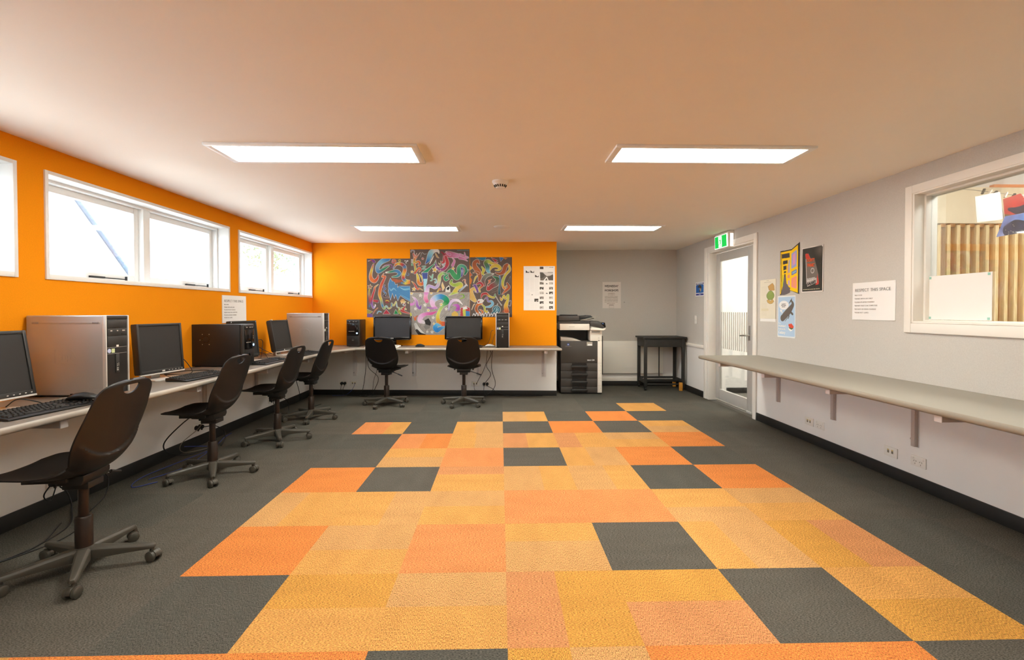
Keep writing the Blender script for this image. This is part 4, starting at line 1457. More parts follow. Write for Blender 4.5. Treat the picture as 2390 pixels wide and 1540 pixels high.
cable([bp(-1.07, .12, zt), bp(-1.02, .16, zt), bp(-.9, .12, zt), bp(-.8, .15, zt)], 'thin mouse lead on the back worktop', 'cable_grey', r=.002)
cable([bp(-.08, .05, zt + .16), bp(-.10, .12, zt + .10), bp(-.12, .2, zt + .03), bp(-.15, .20, zt), bp(-.2, .14, zt)], 'lead falling from the slim tower to the silver mouse', r=.0028)
cable([bp(-.1, .04, zt + .22), bp(-.13, .08, zt + .2), bp(-.15, .1, zt + .1), bp(-.2, .12, zt + .01), bp(-.32, .1, zt)], 'dark lead behind the silver mouse', r=.0028)
cable([bp(-1.90, .08, zt + .08), bp(-1.87, .1, zt + .07), bp(-1.84, .12, zt + .03), bp(-1.8, .1, zt)], 'lead from the small black tower to the worktop', r=.003)

# ------------------------------------------------------------------ printer
pt = thing('photocopier', 'tall charcoal and cream photocopier with four paper drawers beside the orange wall', 'photocopier', (.885, 6.885, 0), ang)
# local: x 0..0.60 to the right, front plane y=0, depth toward +y
PW = .535
B(.0, PW, .012, .62, .02, .777).build('body', M['printer_dark'], pt, bevel=.006)
B(.02, .60, .03, .60, .0, .021).build('plinth', M['black'], pt)
for a, b, c in ((.001, PW - .001, .46),):
    fd = B(a, b, -.004, .0115, c, .772).build('front_door', M['printer_dark'], pt, bevel=.004)
MB().lathe([(0, 0), (.018, 0), (.018, .0015), (0, .0015)], 24).build('emblem', mat('emblem_blue', (60, 92, 160), .4), fd, loc=(.108, -.004, .728), rot=(PI / 2, 0, 0))
MB().prism([(.096, .722), (.108, .736), (.120, .722)], 1, -.0065, -.0056).build('emblem_mark', M['ink_white'], fd)
text('KONICA MINOLTA', .0105, M['ink_pale'], fd, .108, .698, -.0042, 'CENTER')
text('bizhub C280', .026, M['ink_white'], fd, .385, .492, -.0042, sx=.8, bold=.0006)
B(.378, .46, -.0055, -.0035, .71, .765).build('label_plate', M['printer_tray'], fd)
B(.392, .456, -.0065, -.005, .712, .735).build('label_strip', M['ink_white'], fd)
for k, (z0, z1) in enumerate(((.342, .455), (.232, .338), (.112, .228), (.022, .108))):
    dr = MB()
    dr.box(.001, .165, -.004, .0115, z0, z1)
    dr.box(.375, PW - .001, -.004, .0115, z0, z1)
    dr.box(.165, .375, .002, .0115, z0, z1)
    dro = dr.build('drawer', M['printer_dark'], pt, bevel=.003)
    zc = z1 - .052
    B(.166, .374, .0008, .0025, z0 + .002, z1 - .002).build('recess_shade', M['black'], dro)  # black plate paints in the shade of the recess behind the handle
    hb = MB().prism([(-.03, zc - .016), (-.03, zc + .012), (-.024, zc + .018), (.003, zc + .018), (.003, zc + .008), (-.016, zc + .004), (-.016, zc - .016)], 0, .15, .39)
    hb.build('drawer_handle', M['bezel'], dro, bevel=.003)
B(PW + .001, .60, -.002, .62, .02, .777).build('side_column', M['printer_white'], pt, bevel=.004)
for z in (.125, .235, .345, .455):
    B(PW + .002, .599, -.0028, 0, z - .001, z + .001).build('seam', M['printer_tray'], pt)
    B(PW + .045, PW + .05, -.003, -.001, z - .045, z - .035).build('paper_mark', M['ink_pale'], pt)
B(.601, .632, .10, .55, .27, .85).build('side_tray', M['printer_dark'], pt, bevel=.012)
B(.43, .60, .005, .62, .778, .935).build('upper_column', M['printer_white'], pt, bevel=.004)
B(PW + .012, PW + .028, .003, .0055, .775, .79).build('power_mark', M['black'], pt)
for z in (.81, .83):
    B(PW + .008, PW + .03, .003, .0055, z, z + .004).build('paper_mark', M['ink_pale'], pt)
B(.0, .43, .30, .62, .778, .935).build('tray_back', M['gloss'], pt)
MB().prism([(.0, .778), (.0, .835), (.10, .828), (.20, .812), (.29, .782), (.30, .778)], 1, .01, .299).build('output_tray', M['printer_tray'], pt, bevel=.002)
B(-.012, .0, .25, .62, .60, 1.02).build('left_side_panel', M['printer_dark'], pt, bevel=.003)
B(-.015, .42, .0, .60, .937, 1.03).build('scanner', M['printer_white'], pt, bevel=.006)
B(.12, .20, -.0012, .001, .985, .99).build('lettering_strip', M['ink_pale'], pt)
B(-.04, .55, .01, .60, 1.031, 1.065).build('scanner_lid', M['printer_dark'], pt, bevel=.008)
B(.18, .40, .004, .012, 1.034, 1.05).build('lid_grip', M['black'], pt, bevel=.002)
B(-.035, .28, .03, .57, 1.066, 1.15).build('document_feeder', M['printer_dark'], pt, bevel=.016, seg=3)
B(.0, .25, .05, .3, 1.151, 1.165).build('feeder_cover', M['black'], pt, bevel=.006)
MB().prism([(.285, 1.066), (.52, 1.10), (.52, 1.108), (.47, 1.15), (.42, 1.155), (.285, 1.14)], 1, .25, .55).build('feeder_tray', M['black'], pt, bevel=.006)
MB().prism([(.30, 1.075), (.535, 1.125), (.535, 1.131), (.30, 1.081)], 1, .06, .24).build('feeder_flap', M['printer_tray'], pt, bevel=.001)
MB().prism([(.42, 1.068), (.43, 1.0), (.60, .965), (.64, .975), (.635, 1.01), (.545, 1.07)], 1, -.05, .22).build('control_panel', M['printer_dark'], pt, bevel=.006)
MB().prism([(.425, .945), (.45, .935), (.62, .935), (.645, .955), (.645, .972), (.60, .962), (.44, .985)], 1, -.06, .21).build('control_base', M['printer_white'], pt, bevel=.006)
MB().prism([(.575, 1.035), (.595, 1.055), (.632, 1.05), (.648, .985), (.63, .98)], 1, -.052, .1).build('display', M['gloss'], pt, bevel=.003)
B(.598, .612, -.054, -.051, 1.028, 1.04).build('display_emblem', mat('display_blue', (70, 120, 210), .4), pt)
B(.45, .57, .0, .012, .90, .925).build('grip_recess', M['printer_tray'], pt, bevel=.005)

# ------------------------------------------------------------------ radiator, stand table
rad = thing('radiator', 'white flat panel radiator low on the alcove wall behind the black stand', 'radiator', (1.40, ya(1.40), 0), ang)
B(0, 1.232, -.055, -.02, .205, .73).build('front_panel', M['radiator'], rad, bevel=.006)
for k in range(9):
    z = .255 + k * .053
    B(.004, 1.228, -.0558, -.054, z, z + .0025).build('groove_line', M['plaster'], rad)
B(1.232, 1.236, -.05, -.01, .22, .72).build('side_cover', M['radiator'], rad)
for x in (.2, 1.05):
    B(x - .02, x + .02, -.02, 0, .3, .65).build('wall_mount', M['radiator'], rad)
sc_ = thing('wall_screw', 'tiny dark screw head on the alcove wall right of the white notice', 'screw', (2.02, ya(2.02), 1.36), ang)
MB().cyl((0, 0, 0), (0, -.006, 0), .006, .004, 10).build('head', M['black'], sc_)

st = thing('stand_table', 'old black painted wooden stand on casters in the alcove corner', 'table', (2.51, 7.335, 0), -.02)
# local: x -.31...31, y -.21..+.21
B(-.335, .335, -.235, .225, .795, .82).build('table_top', M['table'], st, bevel=.004)
ap = MB()
ap.box(-.31, .31, -.21, -.19, .668, .7945)
ap.box(-.31, .31, .18, .20, .668, .7945)
ap.box(-.31, -.29, -.19, .18, .668, .7945)
ap.box(.29, .31, -.19, .18, .668, .7945)
ap.build('apron', M['table'], st, bevel=.002)
for sx in (-1, 1):
    for sy in (-1, 1):
        z0 = .055 if sx < 0 else (.045 if sy < 0 else .08)
        cx_, cy_ = sx * .288, sy * .185 - .005
        B(cx_ - .022, cx_ + .022, cy_ - .022, cy_ + .022, z0, .80 - .006).build('leg', M['table'], st, bevel=.003)
    MB().prism([(-.205, .085), (-.19, .145), (-.12, .165), (.12, .165), (.18, .145), (.20, .085), (.12, .105), (-.12, .105)], 0, sx * .288 - .012, sx * .288 + .012).build('foot_rail', M['table'], st, bevel=.003)
B(-.276, .276, -.03, .0, .11, .15).build('stretcher', M['table'], st, bevel=.003)
B(-.276, .276, -.19, -.165, .085, .105).build('stretcher', M['table'], st, bevel=.002)
B(-.276, .276, .165, .185, .14, .17).build('stretcher', M['table'], st, bevel=.002)
MB().cyl((.035, .175, .168), (.035, .175, .67), .008, .008, 10).build('support_rod', M['table'], st)
for sy in (-1, 1):
    c = MB().cyl((-.288 - .012, sy * .185 - .005, .026), (-.288 + .012, sy * .185 - .005, .026), .026, .026, 18)
    c.cyl((-.288, sy * .185 - .005, .03), (-.288, sy * .185 - .005, .058), .012, .014, 10)
    c.build('caster', M['black'], st, bevel=.002)
for y, lab in ((-.222, 'pale upright wooden block against the front right leg of the black stand'), (.18, 'pale wooden block under the back right leg of the black stand')):
    wb_ = thing('wood_block', lab, 'block', (2.51 + (.24 if y < 0 else .288), 7.335 + y, 0), -.02)
    B(-.022, .022, -.02, .02, 0, .125 if y < 0 else .079).build('block', M['wood_block'], wb_, bevel=.002)

# ------------------------------------------------------------------ printed sheets


class Canvas:
    """paints flat colours into a grid that becomes the vertices of a sheet"""

    def __init__(s, x0, y0, x1, y1, wm, hm, res, bgc):
        s.x0, s.y0, s.x1, s.y1 = x0, y0, x1, y1
        s.wm, s.hm = wm, hm
        s.chalk = False
        s.nx, s.ny = max(2, int(wm * res)), max(2, int(hm * res))
        X = np.linspace(x0, x1, s.nx)
        Y = np.linspace(y0, y1, s.ny)
        s.X, s.Y = np.meshgrid(X, Y)
        s.px = abs(x1 - x0) / s.nx
        s.im = np.empty((s.ny, s.nx, 3))
        s.im[:] = bgc

    def _blend(s, a, col, sl=None):
        col = np.asarray(col, float)
        if sl is None:
            s.im = s.im * (1 - a[..., None]) + col * a[..., None]
        else:
            s.im[sl] = s.im[sl] * (1 - a[..., None]) + col * a[..., None]

    def _win(s, xa, ya_, xb_, yb_):
        i0 = max(int((min(xa, xb_) - s.x0) / (s.x1 - s.x0) * s.nx) - 2, 0)
        i1 = min(int((max(xa, xb_) - s.x0) / (s.x1 - s.x0) * s.nx) + 3, s.nx)
        ja, jb = sorted(((ya_ - s.y0) / (s.y1 - s.y0) * s.ny, (yb_ - s.y0) / (s.y1 - s.y0) * s.ny))
        j0 = max(int(ja) - 2, 0)
        j1 = min(int(jb) + 3, s.ny)
        return (slice(j0, max(j1, j0)), slice(i0, max(i1, i0)))

    def poly(s, P, col, outline=None, ow=0):
        P = np.array(P, float)
        if outline is not None:
            n = len(P)
            s.stroke(np.vstack([P, P[:1]]), [ow] * 2, [outline], smooth=False)
        w = s._win(P[:, 0].min(), P[:, 1].min(), P[:, 0].max(), P[:, 1].max())
        X, Y = s.X[w], s.Y[w]
        ins = np.zeros(X.shape, bool)
        n = len(P)
        for i in range(n):
            (xa, ya_), (xb_, yb_) = P[i], P[(i + 1) % n]
            if ya_ == yb_:
                continue
            c = ((ya_ > Y) != (yb_ > Y)) & (X < (xb_ - xa) * (Y - ya_) / (yb_ - ya_) + xa)
            ins ^= c
        s._blend(ins.astype(float), col, w)

    def rect(s, xa, ya_, xb_, yb_, col):
        s.poly([(xa, ya_), (xb_, ya_), (xb_, yb_), (xa, yb_)], col)

    def circle(s, x, y, r, col, soft=1.0):
        w = s._win(x - r * 1.2, y - r * 1.2, x + r * 1.2, y + r * 1.2)
        dd = np.hypot(s.X[w] - x, s.Y[w] - y)
        s._blend(np.clip((r - dd) / (s.px * soft) + .5, 0, 1), col, w)

    def glow(s, x, y, r, col, a=1.0):
        w = s._win(x - r, y - r, x + r, y + r)
        dd = np.hypot(s.X[w] - x, s.Y[w] - y) / r
        s._blend(np.clip(1 - dd, 0, 1) ** 1.2 * a, col, w)

    def stroke(s, P, W, cols, outline=None, ow=4, smooth=True, alpha=1.0):
        """tapered ribbon through P; W half widths along it; cols graded along it"""
        if smooth:
            Q = np.array([(q.x, q.y) for q in catmull([Vector((p[0], p[1], 0)) for p in P], 10)])
        else:
            P = np.array(P, float)
            Q = np.vstack([np.linspace(a, b, max(2, int(np.hypot(*(b - a)) / max(max(W) * .5, s.px * .7)) + 1))[:-1] for a, b in zip(P[:-1], P[1:])] + [P[-1:]])
        n = len(Q)
        t = np.linspace(0, 1, n)
        W = np.interp(t, np.linspace(0, 1, len(W)), W)
        if s.chalk:
            W = W * .84
        cols = np.array(cols, float)
        CC = np.stack([np.interp(t, np.linspace(0, 1, len(cols)), cols[:, k]) for k in range(3)], 1)
        m_ = W.max() + ow + 2 * s.px
        w = s._win(Q[:, 0].min() - m_, Q[:, 1].min() - m_, Q[:, 0].max() + m_, Q[:, 1].max() + m_)
        X, Y = s.X[w], s.Y[w]
        if X.size == 0:
            return
        best = np.full(X.shape, 1e9)
        bi = np.zeros(X.shape, int)
        for i in range(n):
            dd = np.hypot(X - Q[i, 0], Y - Q[i, 1]) - W[i]
            k = dd < best
            best[k] = dd[k]
            bi[k] = i
        if outline is not None:
            s._blend(np.clip((ow - best) / s.px + .5, 0, 1) * .9, outline, w)
        a = np.clip(-best / s.px + .5, 0, 1)[..., None] * alpha
        s.im[w] = s.im[w] * (1 - a) + CC[bi] * a

    def star(s, x, y, r, col, outline=None, rot=0):
        P = [(x + (r if k % 2 == 0 else r * .42) * math.sin(rot + k * PI / 5), y - (r if k % 2 == 0 else r * .42) * math.cos(rot + k * PI / 5)) for k in range(10)]
        s.poly(P, col, outline, r * .18 if outline is not None else 0)

    def mute(s, sat, k):
        g = s.im.mean(2, keepdims=True)
        s.im = (g + (s.im - g) * sat) * k

    def grain(s, a):
        s.mute(.84, .90)
        a *= .6
        s.im *= 1 + RNG.uniform(-a, a, (s.ny, s.nx, 1))
        s.im = np.clip(s.im, 0, 255)

    def lines(s, x0, x1, ys, col, h, jag=.3):
        """rows of small print too fine to read"""
        for y in ys:
            x = x0
            while x < x1:
                wd = RNG.uniform(.03, .09) * (x1 - x0)
                s.rect(x, y - h / 2, min(x + wd, x1), y + h / 2, col)
                x += wd + .018 * (x1 - x0)


def sheet_mesh(cv, name='sheet', curl=0.0, mask=None):
    """grid front plus rim and back; local x right, z up, origin at the bottom centre, facing -y"""
    nx, ny = cv.nx, cv.ny
    gx = np.linspace(-cv.wm / 2, cv.wm / 2, nx)
    gz = np.linspace(cv.hm, 0, ny)
    XX, ZZ = np.meshgrid(gx, gz)
    YY = -.003 - curl * ((XX / cv.wm) * 2) ** 2 * (.3 + .7 * (1 - ZZ / cv.hm))
    v = np.stack([XX, YY, ZZ], -1).reshape(-1, 3)
    idx = np.arange(nx * ny).reshape(ny, nx)
    q = np.stack([idx[:-1, :-1], idx[1:, :-1], idx[1:, 1:], idx[:-1, 1:]], -1).reshape(-1, 4)
    if mask is not None:
        keep = (mask.reshape(-1)[q].sum(1) >= 3)
        q = q[keep]
    faces = q
    col = cv.im.reshape(-1, 3) / 255.0
    col = np.where(col <= .04045, col / 12.92, ((col + .055) / 1.055) ** 2.4)
    cols = np.concatenate([col, np.ones((len(col), 1))], 1)
    if mask is None:
        # back face and rim
        o = len(v)
        back = np.array([(-cv.wm / 2, 0, cv.hm), (cv.wm / 2, 0, cv.hm), (cv.wm / 2, 0, 0), (-cv.wm / 2, 0, 0)])
        v = np.vstack([v, back])
        cols = np.vstack([cols, np.tile(cols.mean(0), (4, 1))])
    me = bpy.data.meshes.new(name)
    fl_ = [tuple(f) for f in faces.tolist()]
    if mask is None:
        a, b, c, d_ = idx[0, 0], idx[0, -1], idx[-1, -1], idx[-1, 0]
        fl_ += [(o, o + 1, o + 2, o + 3)]
        fl_ += [tuple(list(idx[0, ::-1]) + [o, o + 1][::1])] if False else []
        fl_ += [(int(a), int(d_), o + 3, o), (int(b), o + 1, o + 2, int(c))]
    me.from_pydata(v.tolist(), [], fl_)
    at = me.color_attributes.new('Col', 'FLOAT_COLOR', 'POINT')
    at.data.foreach_set('color', cols.astype(np.float32).ravel())
    me.materials.append(M['print'])
    return me


def sheet(name, label, cat, loc, rz, cv, group=None, curl=0.0, mask=None, pins=None):
    t = thing(name, label, cat, loc, rz, group)
    link('sheet', sheet_mesh(cv, curl=curl, mask=mask), None, t)
    for px_, pz_ in pins or ():
        MB().lathe([(0, 0), (.004, 0), (.005, .002), (0, .004)], 10).build('pin', M['switch'], t, loc=(px_, -.003, pz_), rot=(PI / 2, 0, 0))
    return t


WHT, BLK = (232, 228, 222), (30, 28, 28)
# ---- mural of four chalk drawings on the back wall (coordinates follow the drawings)
CW = (226, 222, 214)
BG = (104, 88, 80)
ART = 330
red, org, yel, grn, blu, pur, pnk = (196, 52, 52), (226, 110, 40), (214, 190, 50), (40, 140, 90), (58, 124, 190), (124, 70, 160), (216, 140, 190)
sky, lim, nav, brn, tea = (110, 180, 214), (170, 190, 70), (50, 70, 150), (168, 88, 44), (40, 110, 130)


def squiggles(cv, n, seed, cols, box):
    r = np.random.default_rng(seed)
    for k in range(n):
        x, y = r.uniform(box[0], box[2]), r.uniform(box[1], box[3])
        a = r.uniform(0, 6.28)
        L_ = r.uniform(15, 45)
        p = [(x, y), (x + L_ * math.cos(a), y + L_ * math.sin(a)), (x + L_ * 1.3 * math.cos(a + .9), y + L_ * 1.3 * math.sin(a + .9))]
        cv.stroke(p, [1, r.uniform(3, 7), 1], [cols[r.integers(len(cols))]], CW, 3)


# left drawing
cv = Canvas(112, 232, 770, 1170, .632, .85, ART, BG)
cv.chalk = True
cv.stroke([(430, 236), (330, 290), (275, 370), (290, 440), (370, 400), (445, 350)], [44, 40, 36, 30, 22, 10], [blu, sky, (120, 160, 190), blu, grn, (60, 150, 90)], CW, 5)
cv.stroke([(350, 372), (400, 340), (480, 330), (500, 370), (470, 380)], [5, 9, 8, 6, 4], [CW, (170, 130, 170), pur, pur], None)
cv.stroke([(405, 455), (470, 445), (560, 430), (608, 465), (580, 510), (500, 525)], [10, 16, 28, 30, 22, 8], [CW, grn, blu, blu, (60, 140, 150), grn], CW, 5)
cv.stroke([(212, 325), (190, 400), (170, 500), (185, 565), (230, 590), (275, 545), (285, 490)], [8, 18, 26, 34, 34, 18, 4], [red, yel, org, org, (210, 70, 40), (190, 60, 40)], CW, 5)
cv.stroke([(372, 468), (345, 520), (390, 520), (360, 590), (325, 680), (305, 800), (330, 900), (350, 990), (375, 1030), (405, 990), (445, 1030), (485, 1000), (490, 945), (520, 985), (555, 920), (570, 1000), (605, 1020)],
          [4, 12, 16, 22, 26, 26, 20, 18, 14, 10, 10, 10, 8, 8, 8, 8, 5], [org, org, (214, 90, 50), (200, 70, 50), org, yel, blu, lim, sky, yel, blu, lim, yel, sky, yel], CW, 4)
cv.stroke([(285, 645), (235, 690), (225, 740), (200, 820), (185, 900), (190, 970), (210, 1020), (238, 985), (236, 965)], [3, 12, 14, 18, 18, 15, 12, 9, 4], [yel, org, red, red, pur, (130, 90, 190), (220, 210, 240), WHT], CW, 4)
cv.stroke([(520, 390), (560, 325), (625, 318), (682, 355), (690, 420), (668, 500), (672, 560), (715, 590), (770, 600)], [8, 20, 26, 30, 30, 28, 26, 26, 24], [blu, org, yel, red, blu, org, yel, red, blu, yel, org], CW, 5)
cv.poly([(470, 545), (500, 600), (520, 560), (545, 650), (575, 640), (580, 700), (600, 672), (770, 675), (770, 912), (700, 880), (620, 820), (582, 905), (550, 800), (530, 870), (500, 780), (472, 895), (440, 760), (438, 640)], (62, 130, 186), CW, 4)
cv.stroke([(455, 700), (480, 740), (520, 710), (560, 745)], [4, 12, 12, 4], [(110, 176, 210)], None)
cv.stroke([(610, 690), (680, 725), (765, 715)], [4, 16, 20], [(120, 186, 214), (100, 170, 206)], None)
cv.stroke([(600, 790), (680, 840), (765, 890)], [3, 8, 10], [(90, 160, 204)], None)
cv.stroke([(500, 560), (560, 590), (640, 590)], [18, 34, 20], [brn, (186, 92, 50), brn], None)
cv.stroke([(640, 620), (700, 630), (768, 620)], [14, 22, 18], [blu, yel, org], None)
cv.poly([(405, 1045), (466, 1118), (356, 1118)], (186, 44, 60), CW, 4)
cv.poly([(550, 1045), (590, 1118), (520, 1118)], (20, 140, 70), CW, 4)
cv.stroke([(690, 985), (672, 1035), (640, 1055), (672, 1080), (760, 1110)], [5, 22, 24, 20, 10], [red, (180, 50, 46), red, (190, 90, 80)], CW, 3)
cv.stroke([(600, 1030), (600, 1080), (625, 1115)], [12, 22, 16], [lim, (150, 150, 70), lim], None)
cv.stroke([(385, 655), (365, 690), (395, 710), (365, 750), (400, 790), (370, 830), (440, 850)], [6, 9, 9, 9, 11, 14, 8], [nav, nav, nav, blu, (70, 50, 50), (90, 40, 50)], CW, 3)
cv.star(160, 680, 36, (160, 100, 80), (220, 200, 150), .2)
cv.stroke([(150, 720), (145, 800), (160, 900), (150, 1000)], [14, 24, 26, 14], [yel, (180, 150, 90), red, blu], None, alpha=.8)
cv.stroke([(220, 905), (270, 915), (285, 930)], [18, 26, 8], [red, (170, 50, 60), blu], CW, 2)
cv.circle(420, 915, 34, (150, 60, 60)); cv.stroke([(395, 910), (420, 900), (450, 915)], [6, 8, 6], [yel], None)
cv.stroke([(515, 275), (525, 250), (550, 270), (530, 300), (500, 290), (505, 250)], [6, 9, 11, 11, 8, 4], [red, org, red, (190, 80, 120)], CW, 3)
cv.poly([(170, 250), (215, 240), (250, 285), (225, 310)], (120, 60, 150), yel, 4); cv.stroke([(135, 270), (180, 260), (200, 290)], [6, 10, 4], [WHT, red, pur], None)
cv.circle(612, 265, 22, (190, 180, 80)); cv.circle(606, 262, 5, BLK); cv.circle(620, 262, 5, BLK)
for x_, y_ in ((695, 270), (735, 270), (710, 300), (720, 275)):
    cv.circle(x_, y_, 9, (228, 226, 226))
cv.circle(655, 915, 34, (226, 170, 100)); cv.circle(645, 905, 5, BLK); cv.circle(672, 905, 5, BLK); cv.stroke([(640, 928), (656, 940), (675, 928)], [3], [brn], None)
cv.circle(735, 485, 26, (100, 120, 150)); cv.circle(730, 480, 14, BG)
cv.poly([(112, 1040), (200, 1080), (150, 1110), (112, 1170)], (170, 150, 60), CW, 3); cv.poly([(112, 1110), (200, 1120), (190, 1170), (112, 1170)], (120, 80, 150), (190, 150, 80), 3)
cv.stroke([(265, 1110), (290, 1075), (330, 1085)], [6, 9, 8], [sky], CW, 2)
cv.stroke([(275, 1020), (235, 1060), (205, 1110)], [6, 8, 6], [org, (200, 80, 50)], CW, 2)
squiggles(cv, 10, 3, [red, yel, lim, sky], (620, 920, 760, 1080))
cv.grain(.10)
sheet('chalk_drawing', 'left chalk drawing of the mural, dark ground with a large blue jagged shape', 'artwork', (-1.621, yb(-1.621), 1.128), ang, cv, 'four chalk drawings of the mural')

# top centre drawing
cv = Canvas(775, 80, 1714, 750, .862, .619, ART, BG)
cv.chalk = True
cv.stroke([(1020, 305), (1060, 250), (1085, 185), (1110, 130), (1160, 100), (1215, 105), (1232, 140)], [6, 32, 44, 46, 34, 20, 6], [nav, blu, sky, (150, 210, 220), WHT, WHT, CW], CW, 5)
cv.stroke([(1085, 305), (1120, 240), (1150, 180)], [8, 12, 6], [CW], None)
cv.stroke([(1180, 150), (1205, 195), (1232, 215)], [10, 14, 3], [(210, 170, 100), (190, 140, 70)], CW, 3)
cv.stroke([(1262, 270), (1300, 290), (1335, 200), (1370, 160), (1440, 170), (1520, 180), (1600, 190), (1690, 205)], [6, 14, 40, 54, 52, 40, 30, 8], [red, red, (190, 60, 90), (190, 70, 100), (200, 110, 150), pnk, (206, 130, 180), pnk], CW, 5)
for p in ([(1345, 115), (1362, 145), (1400, 160)], [(1560, 150), (1585, 170), (1570, 200)], [(1635, 130), (1640, 180), (1590, 200)], [(1700, 215), (1640, 220), (1580, 215)], [(1680, 265), (1630, 235), (1560, 215)], [(1440, 210), (1475, 260), (1450, 330)]):
    cv.stroke(p, [4, 16, 26], [pnk, (200, 110, 160)], CW, 4)
cv.stroke([(1180, 270), (1185, 330), (1220, 380), (1280, 400), (1330, 370), (1365, 300), (1340, 200)], [4, 16, 20, 24, 28, 32, 26], [(60, 30, 80), pur, pur, (150, 60, 130), (170, 50, 90), red, (200, 60, 70)], CW, 5)
cv.stroke([(830, 150), (850, 215), (840, 290), (905, 270), (930, 300), (905, 330)], [14, 22, 20, 18, 16, 8], [red, org, lim, org, red, org], CW, 5)
for p in ([(840, 150), (850, 200)], [(880, 140), (860, 200)], [(935, 130), (870, 210)]):
    cv.stroke(p + [p[1]], [2, 10, 12], [red, org, org], CW, 4)
cv.stroke([(840, 300), (860, 390), (850, 450), (915, 370), (940, 400), (920, 430)], [14, 18, 16, 16, 12, 6], [org, lim, red, org, red, org], CW, 4)
cv.stroke([(885, 470), (900, 530), (905, 590), (940, 625), (985, 600), (975, 540), (925, 470)], [14, 24, 26, 30, 26, 18, 3], [yel, yel, org, (220, 130, 40), red, yel, yel], CW, 5)
cv.poly([(955, 448), (1150, 310), (1185, 245), (1172, 300), (1120, 360), (1050, 440)], (30, 150, 100), CW, 5)
cv.poly([(960, 445), (1055, 445), (1040, 600), (1020, 650), (1010, 750), (1000, 750), (985, 600)], (60, 80, 160), CW, 5)
cv.poly([(985, 540), (1045, 540), (1030, 640), (1010, 740), (1000, 740)], (150, 210, 226))
cv.stroke([(1040, 750), (1060, 660), (1110, 660), (1170, 680), (1215, 640), (1235, 560), (1240, 500), (1290, 455), (1350, 480), (1385, 550)], [40, 26, 22, 22, 26, 28, 28, 26, 18, 6], [(220, 190, 220), (180, 150, 200), (176, 150, 210), (170, 150, 210), (180, 160, 200), (200, 200, 120), lim, (160, 190, 120), grn, grn], CW, 5)
cv.stroke([(1385, 540), (1340, 560), (1320, 510), (1380, 470)], [6, 22, 20, 8], [grn, (40, 160, 110), grn], CW, 4)
cv.stroke([(1360, 440), (1420, 420), (1460, 470), (1510, 520), (1550, 480), (1545, 380), (1580, 340), (1640, 360), (1660, 420), (1640, 470), (1700, 400)], [8, 40, 44, 48, 44, 36, 30, 24, 20, 16, 6], [grn, (50, 150, 90), (60, 160, 90), (50, 150, 90), grn, (90, 180, 130), (70, 160, 140), grn, (30, 120, 80), grn], CW, 5)
cv.stroke([(1590, 380), (1600, 420), (1590, 500)], [18, 24, 14], [(70, 70, 150), (150, 150, 200), (80, 70, 150)], CW, 3)
cv.stroke([(1435, 560), (1420, 610), (1480, 640), (1560, 620), (1580, 650), (1520, 690), (1480, 750)], [14, 26, 32, 34, 30, 32, 40], [(90, 150, 60), lim, (150, 180, 60), lim, yel, (210, 190, 80), yel], CW, 5)
for x_, y_, r_ in ((1165, 400, 42), (1455, 380, 26), (805, 430, 24), (835, 700, 32), (975, 225, 20)):
    cv.star(x_, y_, r_, (226, 180, 60) if r_ != 20 else (210, 70, 60), CW, .15)
cv.stroke([(1085, 490), (1110, 520), (1135, 470), (1120, 560), (1095, 570)], [4, 9, 8, 9, 5], [(120, 190, 160)], CW, 3)
cv.stroke([(1150, 550), (1180, 545), (1190, 590), (1170, 605), (1165, 580)], [5, 9, 9, 7, 4], [(130, 200, 214)], CW, 3)
cv.stroke([(965, 345), (1020, 345), (970, 385), (1025, 385)], [6, 8, 8, 6], [(90, 170, 150)], CW, 3)
cv.stroke([(800, 580), (840, 620), (890, 700), (920, 690), (970, 715)], [4, 14, 14, 10, 8], [yel, red, org, (150, 150, 90)], CW, 3)
cv.poly([(1270, 640), (1285, 590), (1320, 680), (1290, 730)], (226, 190, 120), CW, 4)
cv.poly([(1330, 750), (1340, 680), (1390, 640), (1410, 700), (1410, 750)], (220, 216, 206), None); cv.poly([(1345, 700), (1380, 660), (1400, 680), (1380, 720)], (24, 22, 24))
cv.stroke([(1205, 745), (1240, 700), (1262, 715)], [10, 16, 8], [yel, red], CW, 3)
cv.stroke([(1610, 570), (1640, 560), (1645, 600), (1680, 650)], [12, 16, 10, 5], [(200, 120, 100), (220, 170, 130)], CW, 3); cv.circle(1620, 575, 12, BG)
cv.stroke([(1560, 730), (1660, 640)], [13, 13], [(120, 150, 190), (190, 200, 220)], CW, 3, smooth=False)
cv.stroke([(790, 120), (800, 95), (840, 105), (840, 140)], [6, 10, 9, 4], [(150, 150, 170)], CW, 3)
cv.stroke([(940, 195), (965, 130), (1000, 155), (1035, 150)], [3, 5, 5, 3], [(150, 150, 150)], CW, 1)
cv.stroke([(1270, 125), (1300, 145), (1320, 160), (1290, 175)], [10, 14, 8, 4], [(160, 40, 60)], (150, 100, 90), 3)
for k in range(11):
    cv.stroke([(1520 + k * 17, 92 + (k % 2) * 6), (1528 + k * 17, 102), (1536 + k * 17, 94)], [2.5], [(100, 180, 170)], None)
for k in range(7):
    cv.rect(790, 235 + k * 15, 820, 246 + k * 15, (200, 205, 200) if k < 4 else (130, 190, 150))
squiggles(cv, 8, 8, [red, sky, yel, pnk], (1180, 280, 1420, 400))
cv.grain(.10)
sheet('chalk_drawing', 'top centre chalk drawing of the mural, with curling ribbons and gold stars', 'artwork', (-.874, yb(-.874), 1.490), ang, cv, 'four chalk drawings of the mural')

